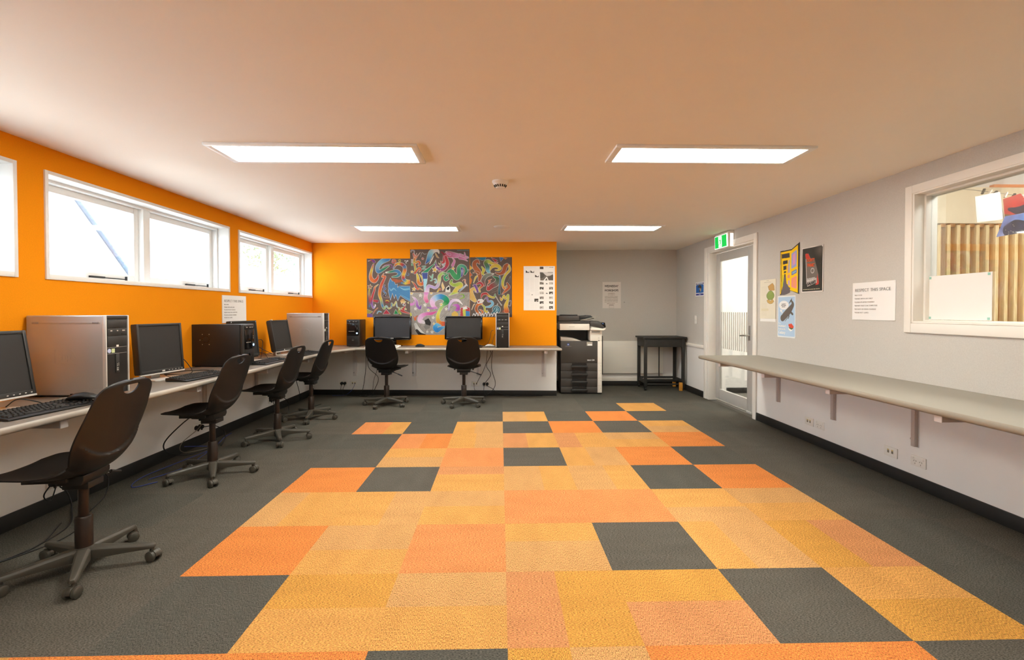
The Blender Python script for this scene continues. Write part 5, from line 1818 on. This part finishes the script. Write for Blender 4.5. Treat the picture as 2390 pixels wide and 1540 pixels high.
# right drawing
bx = lambda P: [(x + 1071, y) for x, y in P]
cv = Canvas(1714, 200, 2377, 1138, .605, .862, ART, (98, 84, 76))
cv.chalk = True
cv.stroke(bx([(790, 300), (760, 260), (715, 290), (720, 350), (770, 420), (800, 500), (790, 560)]), [8, 30, 34, 42, 46, 36, 20], [brn, (176, 84, 50), brn, (186, 96, 50), brn, (170, 80, 50)], CW, 5)
cv.stroke(bx([(690, 445), (740, 430), (780, 450)]), [4, 14, 20], [brn], CW, 4)
cv.stroke(bx([(1080, 285), (1000, 300), (930, 265), (890, 290), (920, 350), (930, 410), (960, 460)]), [6, 22, 34, 34, 40, 36, 8], [red, yel, lim, (90, 120, 60), (60, 120, 110), sky, (110, 190, 220)], CW, 5)
cv.stroke(bx([(960, 400), (990, 350), (1060, 330), (1120, 370), (1090, 400), (1040, 400)]), [8, 26, 34, 26, 16, 4], [yel, (220, 180, 60), yel, (216, 190, 70), yel], CW, 4)
cv.stroke(bx([(1050, 445), (1110, 460), (1170, 430), (1200, 350), (1230, 320)]), [10, 22, 34, 36, 26], [(150, 70, 50), brn, (180, 84, 50), brn, (190, 90, 50)], CW, 5)
cv.stroke(bx([(1260, 330), (1270, 400), (1210, 470), (1170, 550), (1160, 630), (1185, 690), (1215, 650)]), [14, 20, 20, 22, 20, 16, 6], [yel, (210, 180, 60), yel, lim, yel, org, yel], CW, 5)
cv.stroke(bx([(830, 350), (860, 400), (840, 450), (880, 480)]), [10, 26, 20, 6], [lim, yel, (190, 190, 60), yel], CW, 3)
cv.stroke(bx([(870, 640), (850, 560), (900, 490), (970, 470), (1020, 460)]), [14, 36, 34, 24, 4], [(150, 60, 60), (110, 96, 90), (120, 130, 120), (130, 130, 120), CW], CW, 5)
cv.stroke(bx([(1010, 500), (1080, 540), (1060, 610), (990, 650), (930, 700), (920, 650)]), [8, 36, 46, 44, 28, 8], [grn, (60, 100, 70), (110, 110, 100), (150, 60, 60), red, (190, 60, 80)], CW, 5)
cv.poly(bx([(930, 560), (990, 540), (950, 580), (975, 585), (915, 630), (940, 590)]), (226, 110, 60), CW, 3)
cv.stroke(bx([(700, 600), (730, 520), (760, 490)]), [4, 14, 8], [yel, (216, 180, 60)], CW, 4)
cv.stroke(bx([(690, 640), (720, 640), (745, 690), (760, 740), (720, 740)]), [6, 20, 24, 18, 6], [pur, (110, 70, 150), pur, (100, 60, 140), pur], CW, 4)
cv.stroke(bx([(750, 620), (800, 600), (840, 640), (790, 690), (800, 740)]), [10, 22, 20, 18, 10], [red, (170, 50, 70), red, (200, 160, 70), yel], CW, 4)
cv.stroke(bx([(740, 740), (700, 690), (660, 740), (680, 830), (720, 880)]), [6, 20, 36, 50, 30], [(220, 180, 90), (214, 170, 80), (220, 176, 90), (214, 170, 80), (220, 180, 90)], CW, 5)
cv.stroke(bx([(1110, 495), (1120, 560), (1105, 680), (1105, 770)]), [10, 14, 12, 22], [blu, (60, 110, 170), tea, (30, 90, 110)], CW, 3)
cv.stroke(bx([(1230, 610), (1260, 670), (1210, 720), (1150, 780)]), [16, 24, 24, 4], [brn, (190, 84, 40), (196, 90, 44), org], CW, 4)
cv.stroke(bx([(820, 830), (840, 780), (900, 770), (950, 810), (1020, 830), (1040, 780)]), [8, 20, 20, 16, 16, 8], [red, (190, 50, 60), red, yel, (190, 170, 60), grn], CW, 4)
cv.stroke(bx([(870, 860), (910, 830), (930, 890), (980, 890), (1000, 930), (960, 970), (890, 980)]), [4, 10, 12, 18, 22, 22, 8], [pur, pur, (130, 110, 190), sky, (110, 180, 220), sky, sky], CW, 4)
cv.stroke(bx([(800, 1020), (840, 1050), (830, 1090), (780, 1080), (740, 1010), (770, 940), (830, 930)]), [6, 16, 18, 22, 26, 24, 14], [org, org, (216, 120, 60), org, brn, org, org], CW, 5)
cv.stroke(bx([(830, 940), (870, 980), (880, 1040), (920, 1060), (915, 1030)]), [8, 16, 16, 14, 5], [yel, lim, yel, yel, lim], CW, 4)
for r_, c_ in ((66, CW), (60, (24, 96, 120)), (40, CW), (36, (40, 120, 150)), (20, CW), (16, (90, 170, 190))):
    cv.circle(1060 + 1071, 1020, r_, c_)
cv.stroke(bx([(980, 1080), (1030, 1040), (1080, 930)]), [10, 18, 4], [(30, 100, 130), tea, tea], CW, 4)
cv.stroke(bx([(1120, 830), (1140, 870), (1180, 800), (1200, 850), (1245, 790), (1240, 870), (1210, 960), (1220, 1040)]), [6, 14, 12, 14, 14, 20, 34, 44], [org, yel, yel, (216, 180, 50), lim, yel, (230, 180, 50), org], CW, 4)
for k in range(7):
    cv.stroke(bx([(1160 + k * 16, 1060), (1166 + k * 14, 1020 - (k % 2) * 20)]), [6, 2], [(190, 80, 50)], None, smooth=False)
for k in range(9):
    x_ = 680 + k * 46
    cv.stroke(bx([(x_, 1125), (x_ + 20, 1085 - (k % 3) * 14), (x_ + 42, 1110), (x_ + 30, 1128)]), [5, 8, 8, 4], [(226, 226, 226)], (60, 50, 50), 2)
cv.poly(bx([(730, 200), (900, 200), (880, 240), (830, 250), (780, 225)]), (40, 120, 150), CW, 3)
cv.poly(bx([(980, 205), (1080, 250), (1040, 280)]), (180, 50, 60), CW, 3); cv.poly(bx([(1110, 200), (1180, 210), (1130, 270)]), (60, 110, 180), CW, 3); cv.poly(bx([(1160, 200), (1240, 215), (1200, 240)]), (200, 120, 50), None)
cv.poly(bx([(643, 330), (690, 370), (643, 400)]), (216, 170, 60), CW, 3); cv.poly(bx([(643, 430), (680, 480), (643, 500)]), (200, 90, 50), CW, 3); cv.poly(bx([(643, 500), (680, 560), (660, 620), (643, 620)]), (206, 110, 40), None)
cv.poly(bx([(770, 860), (830, 850), (870, 880), (830, 920), (770, 930), (750, 900)]), (220, 216, 210)); cv.poly(bx([(760, 890), (800, 880), (780, 920)]), (170, 60, 50))
cv.stroke(bx([(1050, 810), (1090, 880), (1140, 950)]), [8, 6, 10], [(170, 166, 160)], CW, 2)
cv.stroke(bx([(670, 1020), (700, 950), (720, 930)]), [5, 8, 6], [(220, 190, 140)], CW, 2)
cv.stroke(bx([(1150, 520), (1210, 430), (1200, 520)]), [3], [(150, 146, 140)], None); cv.stroke(bx([(1240, 580), (1280, 500), (1270, 600)]), [4], [(150, 146, 140)], None)
cv.stroke(bx([(990, 720), (1080, 690), (1060, 730), (990, 750)]), [3], [(150, 146, 140)], None); cv.stroke(bx([(1250, 900), (1290, 880), (1280, 960), (1250, 950)]), [5], [(130, 120, 140)], CW, 2)
cv.grain(.10)
sheet('chalk_drawing', 'right chalk drawing of the mural, with ochre swirls and a blue spiral', 'artwork', (-.135, yb(-.135), 1.130), ang, cv, 'four chalk drawings of the mural')

# bottom centre drawing, pale hatched ground
cv = Canvas(775, 752, 1714, 1412, .868, .614, ART, (158, 150, 144))
cv.chalk = True
r = np.random.default_rng(4)
for k in range(420):
    x_, y_ = r.uniform(775, 1714), r.uniform(752, 1412)
    a = .9 + .6 * math.sin(x_ / 120) + .5 * math.cos(y_ / 90)
    cc = (190, 184, 178) if k % 2 else (126, 118, 112)
    cv.stroke([(x_, y_), (x_ + 40 * math.cos(a), y_ - 40 * math.sin(a))], [2.2, 2.2], [cc], None, smooth=False)
cv.stroke([(1030, 752), (1025, 800), (1020, 850), (1040, 890)], [44, 32, 36, 34], [(206, 120, 200), (226, 150, 200), (230, 130, 170), (220, 90, 140)], (214, 206, 206), 4)
cv.stroke([(1200, 1000), (1140, 960), (1130, 890), (1180, 840), (1260, 820), (1330, 850), (1350, 900), (1290, 960), (1230, 1060), (1210, 1150), (1240, 1230), (1330, 1250)],
          [6, 34, 50, 52, 48, 52, 50, 28, 26, 34, 44, 50], [(214, 130, 200), (226, 170, 214), (220, 180, 220), (150, 190, 226), (40, 130, 210), (20, 150, 110), (20, 140, 70), (140, 190, 110), (210, 214, 90), yel, (230, 130, 40), (220, 70, 50)], (206, 200, 196), 5)
cv.stroke([(1320, 1290), (1260, 1310), (1200, 1340), (1170, 1300), (1200, 1260), (1260, 1270)], [14, 30, 44, 44, 34, 8], [sky, (60, 150, 220), (30, 130, 220), (40, 150, 230), (90, 180, 230), sky], (206, 200, 196), 4)
cv.stroke([(1190, 1050), (1120, 1080), (1020, 1090), (950, 1130), (930, 1190), (990, 1220)], [8, 26, 30, 46, 44, 26], [(214, 80, 150), (214, 70, 150), (206, 110, 180), (220, 160, 210), (226, 190, 220), (214, 206, 214)], (190, 180, 180), 4)
cv.poly([(1000, 1190), (1065, 1155), (1105, 1220), (1090, 1290), (1030, 1310), (1020, 1250)], (46, 42, 42), None)
cv.poly([(1020, 1250), (1095, 1270), (1085, 1310), (1020, 1330), (990, 1290)], (130, 126, 124))
cv.stroke([(860, 1250), (900, 1330), (990, 1410)], [30, 40, 30], [(200, 198, 196), (226, 224, 222), (214, 210, 208)], (120, 116, 112), 4)
cv.stroke([(880, 1345), (930, 1400), (1000, 1420)], [24, 30, 26], [(60, 56, 56), (30, 28, 28), (40, 36, 36)], None)
cv.stroke([(810, 820), (850, 850), (880, 900), (890, 960), (930, 1000), (950, 950)], [3, 18, 24, 24, 24, 6], [(220, 200, 220), (206, 170, 210), (180, 120, 190), (150, 90, 180), (130, 80, 170), pur], (210, 200, 206), 4)
cv.stroke([(1045, 985), (1120, 1000), (1190, 990)], [10, 16, 18], [(140, 90, 180), (180, 100, 190), (206, 130, 200)], None, alpha=.9)
cv.stroke([(1380, 1030), (1400, 940), (1450, 880), (1530, 880), (1600, 940)], [10, 26, 28, 26, 8], [(170, 160, 210), (190, 170, 214), (210, 180, 220), (226, 214, 226), WHT], (120, 110, 116), 4)
cv.stroke([(1450, 950), (1520, 960), (1530, 1010), (1480, 1040)], [10, 30, 34, 10], [(200, 130, 200), (190, 80, 190), (170, 60, 170), (190, 120, 190)], None)
cv.poly([(1570, 1000), (1640, 960), (1714, 1000), (1714, 1120), (1560, 1120)], (196, 60, 70), WHT, 4); cv.poly([(1600, 1020), (1650, 1000), (1650, 1120), (1610, 1120)], (200, 200, 70)); cv.poly([(1650, 1040), (1714, 1050), (1714, 1120), (1650, 1120)], (50, 130, 200)); cv.poly([(1600, 985), (1660, 965), (1680, 1010), (1610, 1020)], (226, 226, 226))
cv.poly([(1430, 1080), (1480, 1040), (1530, 1080), (1530, 1120), (1430, 1120)], (226, 180, 70))
cv.stroke([(1390, 800), (1450, 770), (1520, 755)], [6, 20, 16], [(190, 214, 140), lim, (190, 210, 110)], WHT, 3)
cv.stroke([(1560, 850), (1620, 830), (1610, 790), (1560, 780)], [6, 14, 12, 4], [lim, (110, 170, 70), lim], None)
cv.stroke([(790, 940), (830, 930), (840, 890)], [26, 22, 6], [(214, 120, 200), (206, 140, 206)], None)
cv.stroke([(835, 1130), (855, 1180), (870, 1130), (895, 1120)], [8, 14, 10, 4], [org, (226, 100, 40), red], None)
cv.poly([(775, 1060), (800, 1080), (800, 1120), (775, 1130)], (200, 200, 60))
for x_, y_, r_ in ((1265, 940, 26), (1062, 1032, 24), (1150, 1240, 20), (800, 770, 26), (1110, 765, 24)):
    cv.star(x_, y_, r_, (226, 190, 90), WHT, .2)
for x_, y_, r_ in ((860, 1008, 24), (1010, 950, 26), (1345, 1010, 24), (940, 800, 26), (1140, 1145, 24), (1045, 1365, 18), (1120, 1370, 24)):
    cv.star(x_, y_, r_, (206, 202, 198), WHT, .1)
cv.grain(.12)
sheet('chalk_drawing', 'bottom centre chalk drawing of the mural, pale hatched ground with a rainbow ribbon', 'artwork', (-.874, yb(-.874) - .0005, .875), ang, cv, 'four chalk drawings of the mural')

# ---- black and white layout poster
cv = Canvas(75, 140, 995, 1405, .448, .633, 420, (234, 231, 226))
GR = (96, 90, 84)


def pic(x0, y0, x1, y1, k):
    cv.rect(x0, y0, x1, y1, [(120, 112, 104), (70, 66, 60), (190, 184, 176)][k % 3])
    rr = np.random.default_rng(k)
    for q in range(5):
        a, b = rr.uniform(x0, x1 - 20), rr.uniform(y0, y1 - 14)
        cv.rect(a, b, min(a + rr.uniform(14, 40), x1), min(b + rr.uniform(12, 34), y1), [(210, 204, 196), (60, 56, 52), (160, 152, 146)][q % 3])


cv.rect(548, 155, 660, 225, (84, 76, 68))
for x_ in (135, 272):
    cv.poly([(x_, 330), (x_, 258), (x_ + 30, 275), (x_ + 60, 305), (x_ + 90, 310), (x_ + 110, 268), (x_ + 112, 330)], (78, 72, 68))
cv.poly([(410, 452), (410, 382), (440, 400), (470, 432), (500, 430), (520, 400), (522, 452)], (78, 72, 68))
cv.poly([(555, 310), (640, 320), (700, 380), (760, 425), (860, 410), (940, 370), (945, 548), (565, 548)], (110, 104, 98))
cv.poly([(555, 310), (640, 320), (700, 380), (760, 425), (860, 410), (940, 370), (940, 312)], (206, 202, 198)); cv.rect(780, 308, 940, 328, (150, 146, 142))
cv.poly([(560, 330), (640, 340), (700, 400), (660, 460), (570, 500)], (86, 82, 76)); cv.poly([(800, 450), (940, 390), (944, 540), (820, 520)], (92, 86, 80))
cv.poly([(660, 548), (740, 450), (765, 450), (810, 548), (780, 548), (752, 480), (700, 548)], (238, 236, 232))
for j, y_ in enumerate((595, 735, 870, 1008, 1148, 1290)):
    pic(552, y_, 664, y_ + 72, j); pic(826, y_, 936, y_ + 72, j + 2)
    cv.poly([(725, y_ + 60), (750, y_ + 30), (795, y_ + 62)], (60, 56, 54) if j in (0, 2) else (226, 223, 219))
for x_, y_ in ((140, 900), (410, 900), (130, 1075), (268, 1075)):
    cv.rect(x_, y_, x_ + 110, y_ + 68, (206, 202, 198)); cv.rect(x_ + 3, y_ + 4, x_ + 107, y_ + 64, (232, 229, 225))
cv.poly([(300, 968), (326, 945), (352, 968)], (60, 56, 54)); pic(392, 1072, 508, 1160, 4)
for x_ in (130, 270, 405):
    cv.lines(x_, x_ + 112, np.arange(480, 880, 16), (218, 215, 211), 5); cv.lines(x_, x_ + 112, np.arange(1180, 1360, 16), (222, 219, 215), 5)
cv.lines(130, 430, (180, 195), (206, 202, 198), 5); cv.lines(690, 790, (160, 172), (180, 176, 172), 5); cv.lines(820, 950, (165, 180), (110, 106, 102), 7)
sheet('layout_poster', 'white poster of small black and white pictures at the right end of the orange wall', 'poster', (.558, yb(.558), 1.228), ang, cv,
      pins=[(-.2, .42), (-.2, .21), (.2, .6), (.2, .42), (.2, .21)])

# ---- Wednesday notice in the alcove
cv = Canvas(125, 180, 985, 1420, .297, .428, 300, (226, 219, 212))
cv.rect(430, 1250, 670, 1420, (196, 188, 180)); cv.rect(448, 1300, 655, 1405, (222, 215, 208))
cv.lines(370, 700, (720, 790), (150, 138, 128), 26); cv.lines(240, 840, (860, 912, 965), (166, 155, 146), 22); cv.lines(230, 840, (1030, 1080, 1135), (166, 155, 146), 22); cv.lines(340, 710, (1205,), (166, 155, 146), 20); cv.lines(450, 640, (1268,), (120, 108, 98), 26)
t = sheet('workshop_notice', 'white Wednesday workshops notice on the grey alcove wall', 'notice', (1.815, ya(1.815), 1.262), ang, cv, pins=[(-.13, .41), (.13, .41)])
text('WEDNESDAY', .047, M['ink'], t, -.004, .345, align='CENTER', sx=.78, bold=.0012)
text('WORKSHOPS', .047, M['ink'], t, -.004, .275, align='CENTER', sx=.78, bold=.0012)

# ---- respect notices
RL = ['*NO FOOD', '*DRINKS WITH LIDS ONLY', '*CLEAN UP AFTER YOURSELF', '*REPORT FAULTS IN COMPUTERS', '*DO NOT FIX ISSUES YOURSELF', '*WORK NOT GAMES']
for (loc, rz, lab, w_, h_) in (((XR, 3.553, 1.147), -PI / 2, 'white respect this space notice beside the internal window', .415, .294), ((XL, 4.928, 1.10), PI / 2, 'white respect this space notice under the high windows, behind the black monitor', .434, .277)):
    cv = Canvas(0, 0, 100, 70, w_, h_, 90, (238, 237, 235))
    t = sheet('respect_notice', lab, 'notice', loc, rz, cv, curl=.004, pins=[(-w_ / 2 + .01, h_ - .01), (w_ / 2 - .01, h_ - .01)])
    text('RESPECT THIS SPACE', .036, M['ink'], t, -w_ * .43, h_ * .755, -.0075, sx=.98, bold=-.0007, space=1.06)
    for k, s_ in enumerate(RL):
        text(s_, .0155, M['ink_grey'], t, -w_ * .44, h_ * (.645 - k * .094), -.0075, sx=.95, bold=-.0003, space=1.05)
    text('(Offenders will be asked to leave)', .008, M['ink_grey'], t, w_ * .02, h_ * .165, -.0075) if False else None

# ---- cream sheet with a green figure head left as a plain patch
cv = Canvas(60, 90, 420, 930, .292, .418, 340, (226, 220, 200))
cv.lines(90, 220, np.arange(240, 880, 15), (214, 207, 186), 5); cv.lines(150, 320, (150,), (150, 140, 116), 10); cv.lines(200, 260, (115,), (150, 140, 116), 8); cv.rect(92, 712, 255, 762, (218, 210, 180))
cv.poly([(245, 240), (300, 205), (345, 180), (380, 230), (392, 330), (330, 330), (270, 320)], (196, 156, 96), (120, 96, 50), 4)
cv.stroke([(300, 400), (300, 440), (300, 470)], [60, 84, 50], [(146, 164, 90), (138, 158, 86), (120, 150, 120)], (80, 90, 50), 6)
cv.poly([(220, 540), (250, 520), (300, 555), (350, 520), (382, 565), (340, 605), (290, 612), (240, 585)], (200, 166, 100), (120, 96, 50), 4)
t = sheet('picture_sheet', 'cream sheet with a green and tan picture beside the door frame', 'poster', (XR, 4.979, 1.135), -PI / 2, cv, curl=.003)
B(-.146, .146, -.0022, -.0004, -.031, .03).build('under_sheet', M['paper'], t)

# ---- yellow corridor drawing, cut to its outline
ox, oy, s_ = 600, 50, 1.0
cv = Canvas(600, 50, 1175, 1490, .326, .50, 420, (60, 54, 50))
# un-foreshorten: the sheet is seen obliquely, so its edges are re-squared here
YL = (250, 206, 0)
def W_(P):
    """map zoom pixels to the flat sheet: verticals stay, the rise to the right is removed"""
    out = []
    for x, y in P:
        k = (x - 600) / 575.0
        mid = 790 - 20 * k
        sc_k = 1.0 + .285 * k
        out.append((x, 770 + (y - mid) / sc_k * 1.285))
    return out
outl = W_([(605, 345), (940, 265), (1165, 55), (1150, 1485), (905, 1320), (900, 1370), (800, 1385), (605, 1385)])
cv.rect(600, 50, 1175, 1490, (58, 52, 50))
cv.poly(W_([(625, 372), (930, 300), (1115, 140), (1118, 1440), (900, 1310), (905, 1250), (830, 1215), (840, 1160), (800, 1140), (690, 1180), (655, 1250), (632, 1330), (612, 1340)]), YL)
cv.poly(W_([(660, 1250), (700, 1120), (730, 900), (770, 900), (800, 1120), (900, 1270), (900, 1375), (640, 1380)]), (112, 104, 108))
cv.poly(W_([(640, 400), (655, 400), (650, 1240), (636, 1300)]), (74, 66, 60))
for P in ([(655, 412), (880, 365), (890, 480), (660, 512)], [(690, 572), (825, 545), (830, 630), (690, 655)], [(702, 690), (795, 680), (795, 775), (705, 790)], [(722, 818), (785, 810), (785, 855), (722, 865)], [(735, 885), (770, 880), (765, 950), (740, 960)]):
    cv.poly(W_(P), (70, 64, 60))
for P, c_ in (([(935, 385), (1085, 270), (1080, 715), (935, 775)], (160, 170, 214)), ([(970, 410), (1050, 345), (1050, 650), (965, 700)], (220, 160, 200)), ([(940, 850), (1085, 790), (1085, 890), (945, 945)], (110, 110, 190)), ([(960, 865), (1065, 820), (1065, 870), (965, 915)], (140, 190, 214)),
              ([(940, 1015), (1085, 970), (1085, 1320), (940, 1240)], (240, 150, 140)), ([(985, 1030), (1050, 1010), (1050, 1250), (985, 1220)], (244, 160, 110)), ([(855, 560), (890, 530), (890, 860), (855, 870)], (170, 176, 206)), ([(820, 680), (848, 660), (848, 880), (820, 885)], (236, 170, 110)),
              ([(825, 930), (890, 900), (895, 1000), (830, 1000)], (232, 150, 120)), ([(840, 1060), (895, 1050), (895, 1200), (840, 1170)], (200, 170, 200))):
    cv.poly(W_(P), c_)
cv.stroke(W_([(690, 900), (690, 1160)]), [9, 9], [(150, 190, 60)], None, smooth=False)
mk = Canvas(600, 50, 1175, 1490, .326, .50, 420, 0)
mk.poly(outl, (255, 255, 255))
sheet('corridor_drawing', 'yellow and black drawing of nested doorways cut to an open door shape', 'artwork', (XR, 4.601, 1.379), -PI / 2, cv, mask=(mk.im[..., 0] > 128))

# ---- dark poster with a slanted card
cv = Canvas(0, 0, 295, 418, .295, .418, 420, (236, 230, 224))
cv.rect(9, 9, 286, 409, (56, 54, 48)); cv.glow(250, 40, 90, (112, 106, 98), .8); cv.glow(60, 90, 120, (84, 78, 70), .6)
cv.poly([(46, 58), (92, 58), (120, 104), (176, 110), (232, 262), (238, 330), (206, 340), (74, 352)], (120, 112, 104))
cv.poly([(46, 66), (56, 56), (88, 60), (122, 108), (60, 108)], (206, 66, 48)); cv.poly([(216, 250), (240, 330), (236, 352), (190, 356), (214, 326)], (206, 70, 56))
cv.poly([(74, 300), (206, 292), (210, 336), (78, 366)], (196, 190, 184)); cv.stroke([(56, 110), (70, 340)], [3, 4], [(206, 200, 196)], None, smooth=False)
cv.circle(150, 222, 26, (186, 180, 176)); cv.circle(150, 222, 17, (120, 112, 104)); cv.stroke([(142, 206), (158, 238)], [4, 4], [(206, 200, 196)], None)
cv.lines(20, 250, (392,), (190, 180, 150), 7)
for k in range(60):
    cv.circle(RNG.uniform(12, 284), RNG.uniform(12, 400), RNG.uniform(.5, 1.5), (140, 134, 126))
t = sheet('dark_poster', 'dark poster with a slanted grey card and red cap, right of the yellow drawing', 'poster', (XR, 4.262, 1.391), -PI / 2, cv, curl=.003, pins=[(.135, .405)])
text("DON'T", .040, M['ink_orange'], t, -.075, .285, -.0062, sx=.85, bold=.0015, rot=-.06)
text('PANIC', .040, M['ink_orange'], t, -.066, .238, -.0062, sx=.85, bold=.0015, rot=-.06)
text("THE HITCHHIKER'S", .014, M['ink_white'], t, -.070, .118, -.0062, sx=.95, rot=.06)
text('GUIDE TO THE', .013, M['ink_white'], t, -.070, .101, -.0062, rot=.08)
text('GALAXY', .036, M['ink'], t, -.068, .062, -.0062, sx=.9, bold=.0012, rot=.16)

# ---- whale poster
cv = Canvas(0, 0, 291, 418, .291, .418, 420, (240, 242, 244))
cv.rect(8, 10, 283, 404, (176, 204, 230)); cv.glow(150, 330, 160, (190, 212, 234), .7)
wx = lambda P: [((x - 470) / 430 * 291, (y - 410) / 1000 * 418) for x, y in P]
# whale: body curving up to the flukes, drawn in poster coordinates
cv.stroke(wx([(605, 935), (660, 870), (740, 780), (805, 690), (838, 620), (815, 550), (795, 520)]), [34, 37, 37, 27, 19, 10, 5], [(104, 96, 90)], None)
cv.stroke(wx([(590, 945), (600, 960)]), [33, 26], [(104, 96, 90)], None, smooth=False)
cv.poly(wx([(745, 605), (775, 530), (815, 470), (820, 490), (800, 545), (775, 580)]), (92, 86, 82))
cv.stroke(wx([(790, 800), (830, 845), (840, 850)]), [10, 12, 6], [(96, 90, 84)], None); cv.stroke(wx([(750, 890), (735, 955)]), [8, 4], [(96, 90, 84)], None, smooth=False); cv.stroke(wx([(720, 930), (655, 1018)]), [4, 2.5], [(104, 96, 90)], None, smooth=False)
w_ = [(620 + 122 * math.cos(q), 635 + 108 * math.sin(q)) for q in np.linspace(0, 2 * PI, 40)]
cv.poly(wx(w_), (240, 240, 240))
for x_, y_, r_ in ((545, 765, 12), (565, 770, 12), (580, 812, 8)):
    a = wx([(x_, y_)])[0]
    cv.circle(a[0], a[1], r_, (240, 240, 240))
cv.poly(wx([(735, 1180), (850, 1180), (830, 1230), (790, 1255), (750, 1225)]), (240, 240, 238))
for x_, y_ in ((760, 1110), (790, 1130), (820, 1120), (775, 1160), (815, 1165), (840, 1145), (800, 1100)):
    a = wx([(x_, y_)])[0]
    cv.circle(a[0], a[1], 14, (222, 84, 62))
cv.stroke(wx([(760, 1170), (810, 1195), (845, 1180)]), [5, 7, 4], [(70, 96, 60)], None)
t = sheet('whale_poster', 'pale blue poster with a grey diving whale and a bowl of red flowers', 'poster', (XR, 4.65, .951), -PI / 2, cv, pins=[(-.135, .01), (.135, .01)])
text('I wonder if\nit\'ll be friends\nwith me?', .0145, M['ink'], t, -.044, .333, align='CENTER')
text('The', .022, M['ink_white'], t, -.128, .132, bold=.0006)
text("Hitchhiker's", .030, M['ink_white'], t, -.128, .104, sx=.86, bold=.0008)
text('Guide to the', .026, M['ink_white'], t, -.128, .076, sx=.86, bold=.0006)
text('Galaxy', .042, M['ink_white'], t, -.128, .036, sx=1.0, bold=.001)

# ---- blue notice by the door
cv = Canvas(0, 0, 295, 205, .29, .203, 340, (232, 230, 232))
cv.rect(18, 10, 277, 34, (40, 52, 110)); cv.rect(36, 14, 255, 28, (206, 206, 214)); cv.rect(18, 42, 277, 156, (34, 92, 168)); cv.glow(180, 100, 110, (60, 130, 200), .7)
cv.stroke([(100, 70), (140, 60), (185, 80), (170, 110), (140, 128)], [10, 22, 24, 26, 16], [(40, 36, 34), (90, 80, 70), (60, 52, 46), (190, 176, 160), (60, 54, 50)], None)
cv.rect(18, 168, 277, 192, (40, 50, 130)); cv.rect(115, 172, 185, 188, (150, 156, 200)); cv.lines(40, 250, (38,), (150, 150, 180), 4)
sheet('blue_notice', 'small blue notice on the wall left of the door', 'notice', (XR, 6.705, 1.428), -PI / 2, cv)

# ------------------------------------------------------------------ sheets in the neighbouring room
gp = thing('blank_sheet', 'blank white sheet taped inside the lower corner of the internal window', 'paper', (2.952, 2.975, 1.158), -PI / 2)
B(-.213, .213, 0, .0012, 0, .296).build('sheet', M['paper'], gp)
for x_ in (-.195, .195):
    for z_ in (.012, .284):
        B(x_ - .008, x_ + .008, -.001, -.0001, z_ - .008, z_ + .008).build('tape', mat('tape_teal', (150, 200, 186), .5), gp)
ln = thing('clothes_line', 'thin cord with small dark pegs strung across the neighbouring room', 'cord', (0, 0, 0))
MB().tube([(3.15, 3.62, 2.16), (3.45, 3.45, 2.125), (3.87, 3.40, 2.065), (4.6, 3.35, 2.02)], .002, 6, 6).build('cord', M['cable_grey'], ln)
for k, x_ in enumerate((3.57, 3.62, 3.66, 3.74, 3.80, 3.86)):
    z_ = 2.108 - (x_ - 3.56) * .145
    p_ = MB().prism([(-.005, -.03), (.005, -.03), (.006, .012), (0, .016), (-.006, .012)], 1, -.006, .006)
    p_.build('peg', M['peg'] if k % 2 else M['table'], ln, loc=(x_, 3.41, z_), rot=(.1, .5 + .2 * (k % 3), .3))
pp = thing('hanging_sheet', 'plain white sheet hanging from the cord in the neighbouring room', 'paper', (3.605, 3.40, 1.868), 0)
MB().prism([(-.112, .19), (.076, .226), (.112, .026), (-.094, 0)], 1, -.0008, .0008).build('sheet', M['paper'], pp)


def hang(name, lab, loc, poly, paint):
    xs, zs = [p[0] for p in poly], [p[1] for p in poly]
    cv = Canvas(min(xs), max(zs), max(xs), min(zs), max(xs) - min(xs), max(zs) - min(zs), 420, (150, 60, 50))
    paint(cv)
    mk = Canvas(min(xs), max(zs), max(xs), min(zs), max(xs) - min(xs), max(zs) - min(zs), 420, 0)
    mk.poly(poly, (255, 255, 255))
    return sheet(name, lab, 'artwork', loc, 0, cv, mask=(mk.im[..., 0] > 128))


def p1(cv):
    cv.stroke([(-.08, .03), (0, .08), (.1, .06)], [.03, .05, .04], [(140, 40, 34), (156, 48, 40), (126, 34, 34)], None, .002)
    cv.stroke([(-.04, .06), (.03, .05), (.09, .07)], [.012, .03, .03], [(38, 30, 44), (46, 36, 48), (38, 28, 36)], None, .002)
    cv.stroke([(-.08, .01), (0, .0), (.08, .02)], [.016, .02, .016], [(100, 78, 42), (106, 70, 42), (116, 42, 34)], None, .002)


def p2(cv):
    cv.rect(-1, -1, 1, 1, (92, 104, 150))
    cv.glow(.1, .12, .1, (64, 104, 160), .8); cv.glow(-.07, .02, .05, (150, 146, 172), .8)
    cv.stroke([(-.03, .05), (.03, .07), (.09, .06), (.14, .06)], [.045, .06, .06, .05], [(36, 32, 44), (34, 30, 40), (38, 32, 40)], None, .002)
    for k in range(40):
        cv.glow(RNG.uniform(-.1, .18), RNG.uniform(0, .16), .03, (60, 56, 84), .35)
    for k in range(14):
        cv.circle(RNG.uniform(-.06, .15), RNG.uniform(.01, .1), .0022, (226, 214, 180))


hang('hanging_painting', 'red and black painting pegged beside the white hanging sheet', (3.80, 3.395, 1.905), [(-.09, .135), (.045, .178), (.12, .08), (.12, .045), (-.075, .0)], p1)
hang('hanging_painting', 'dark blue starry painting hanging below the red one', (3.80, 3.385, 1.757), [(-.125, .0), (-.06, .155), (.06, .175), (.2, .215), (.2, .055)], p2)
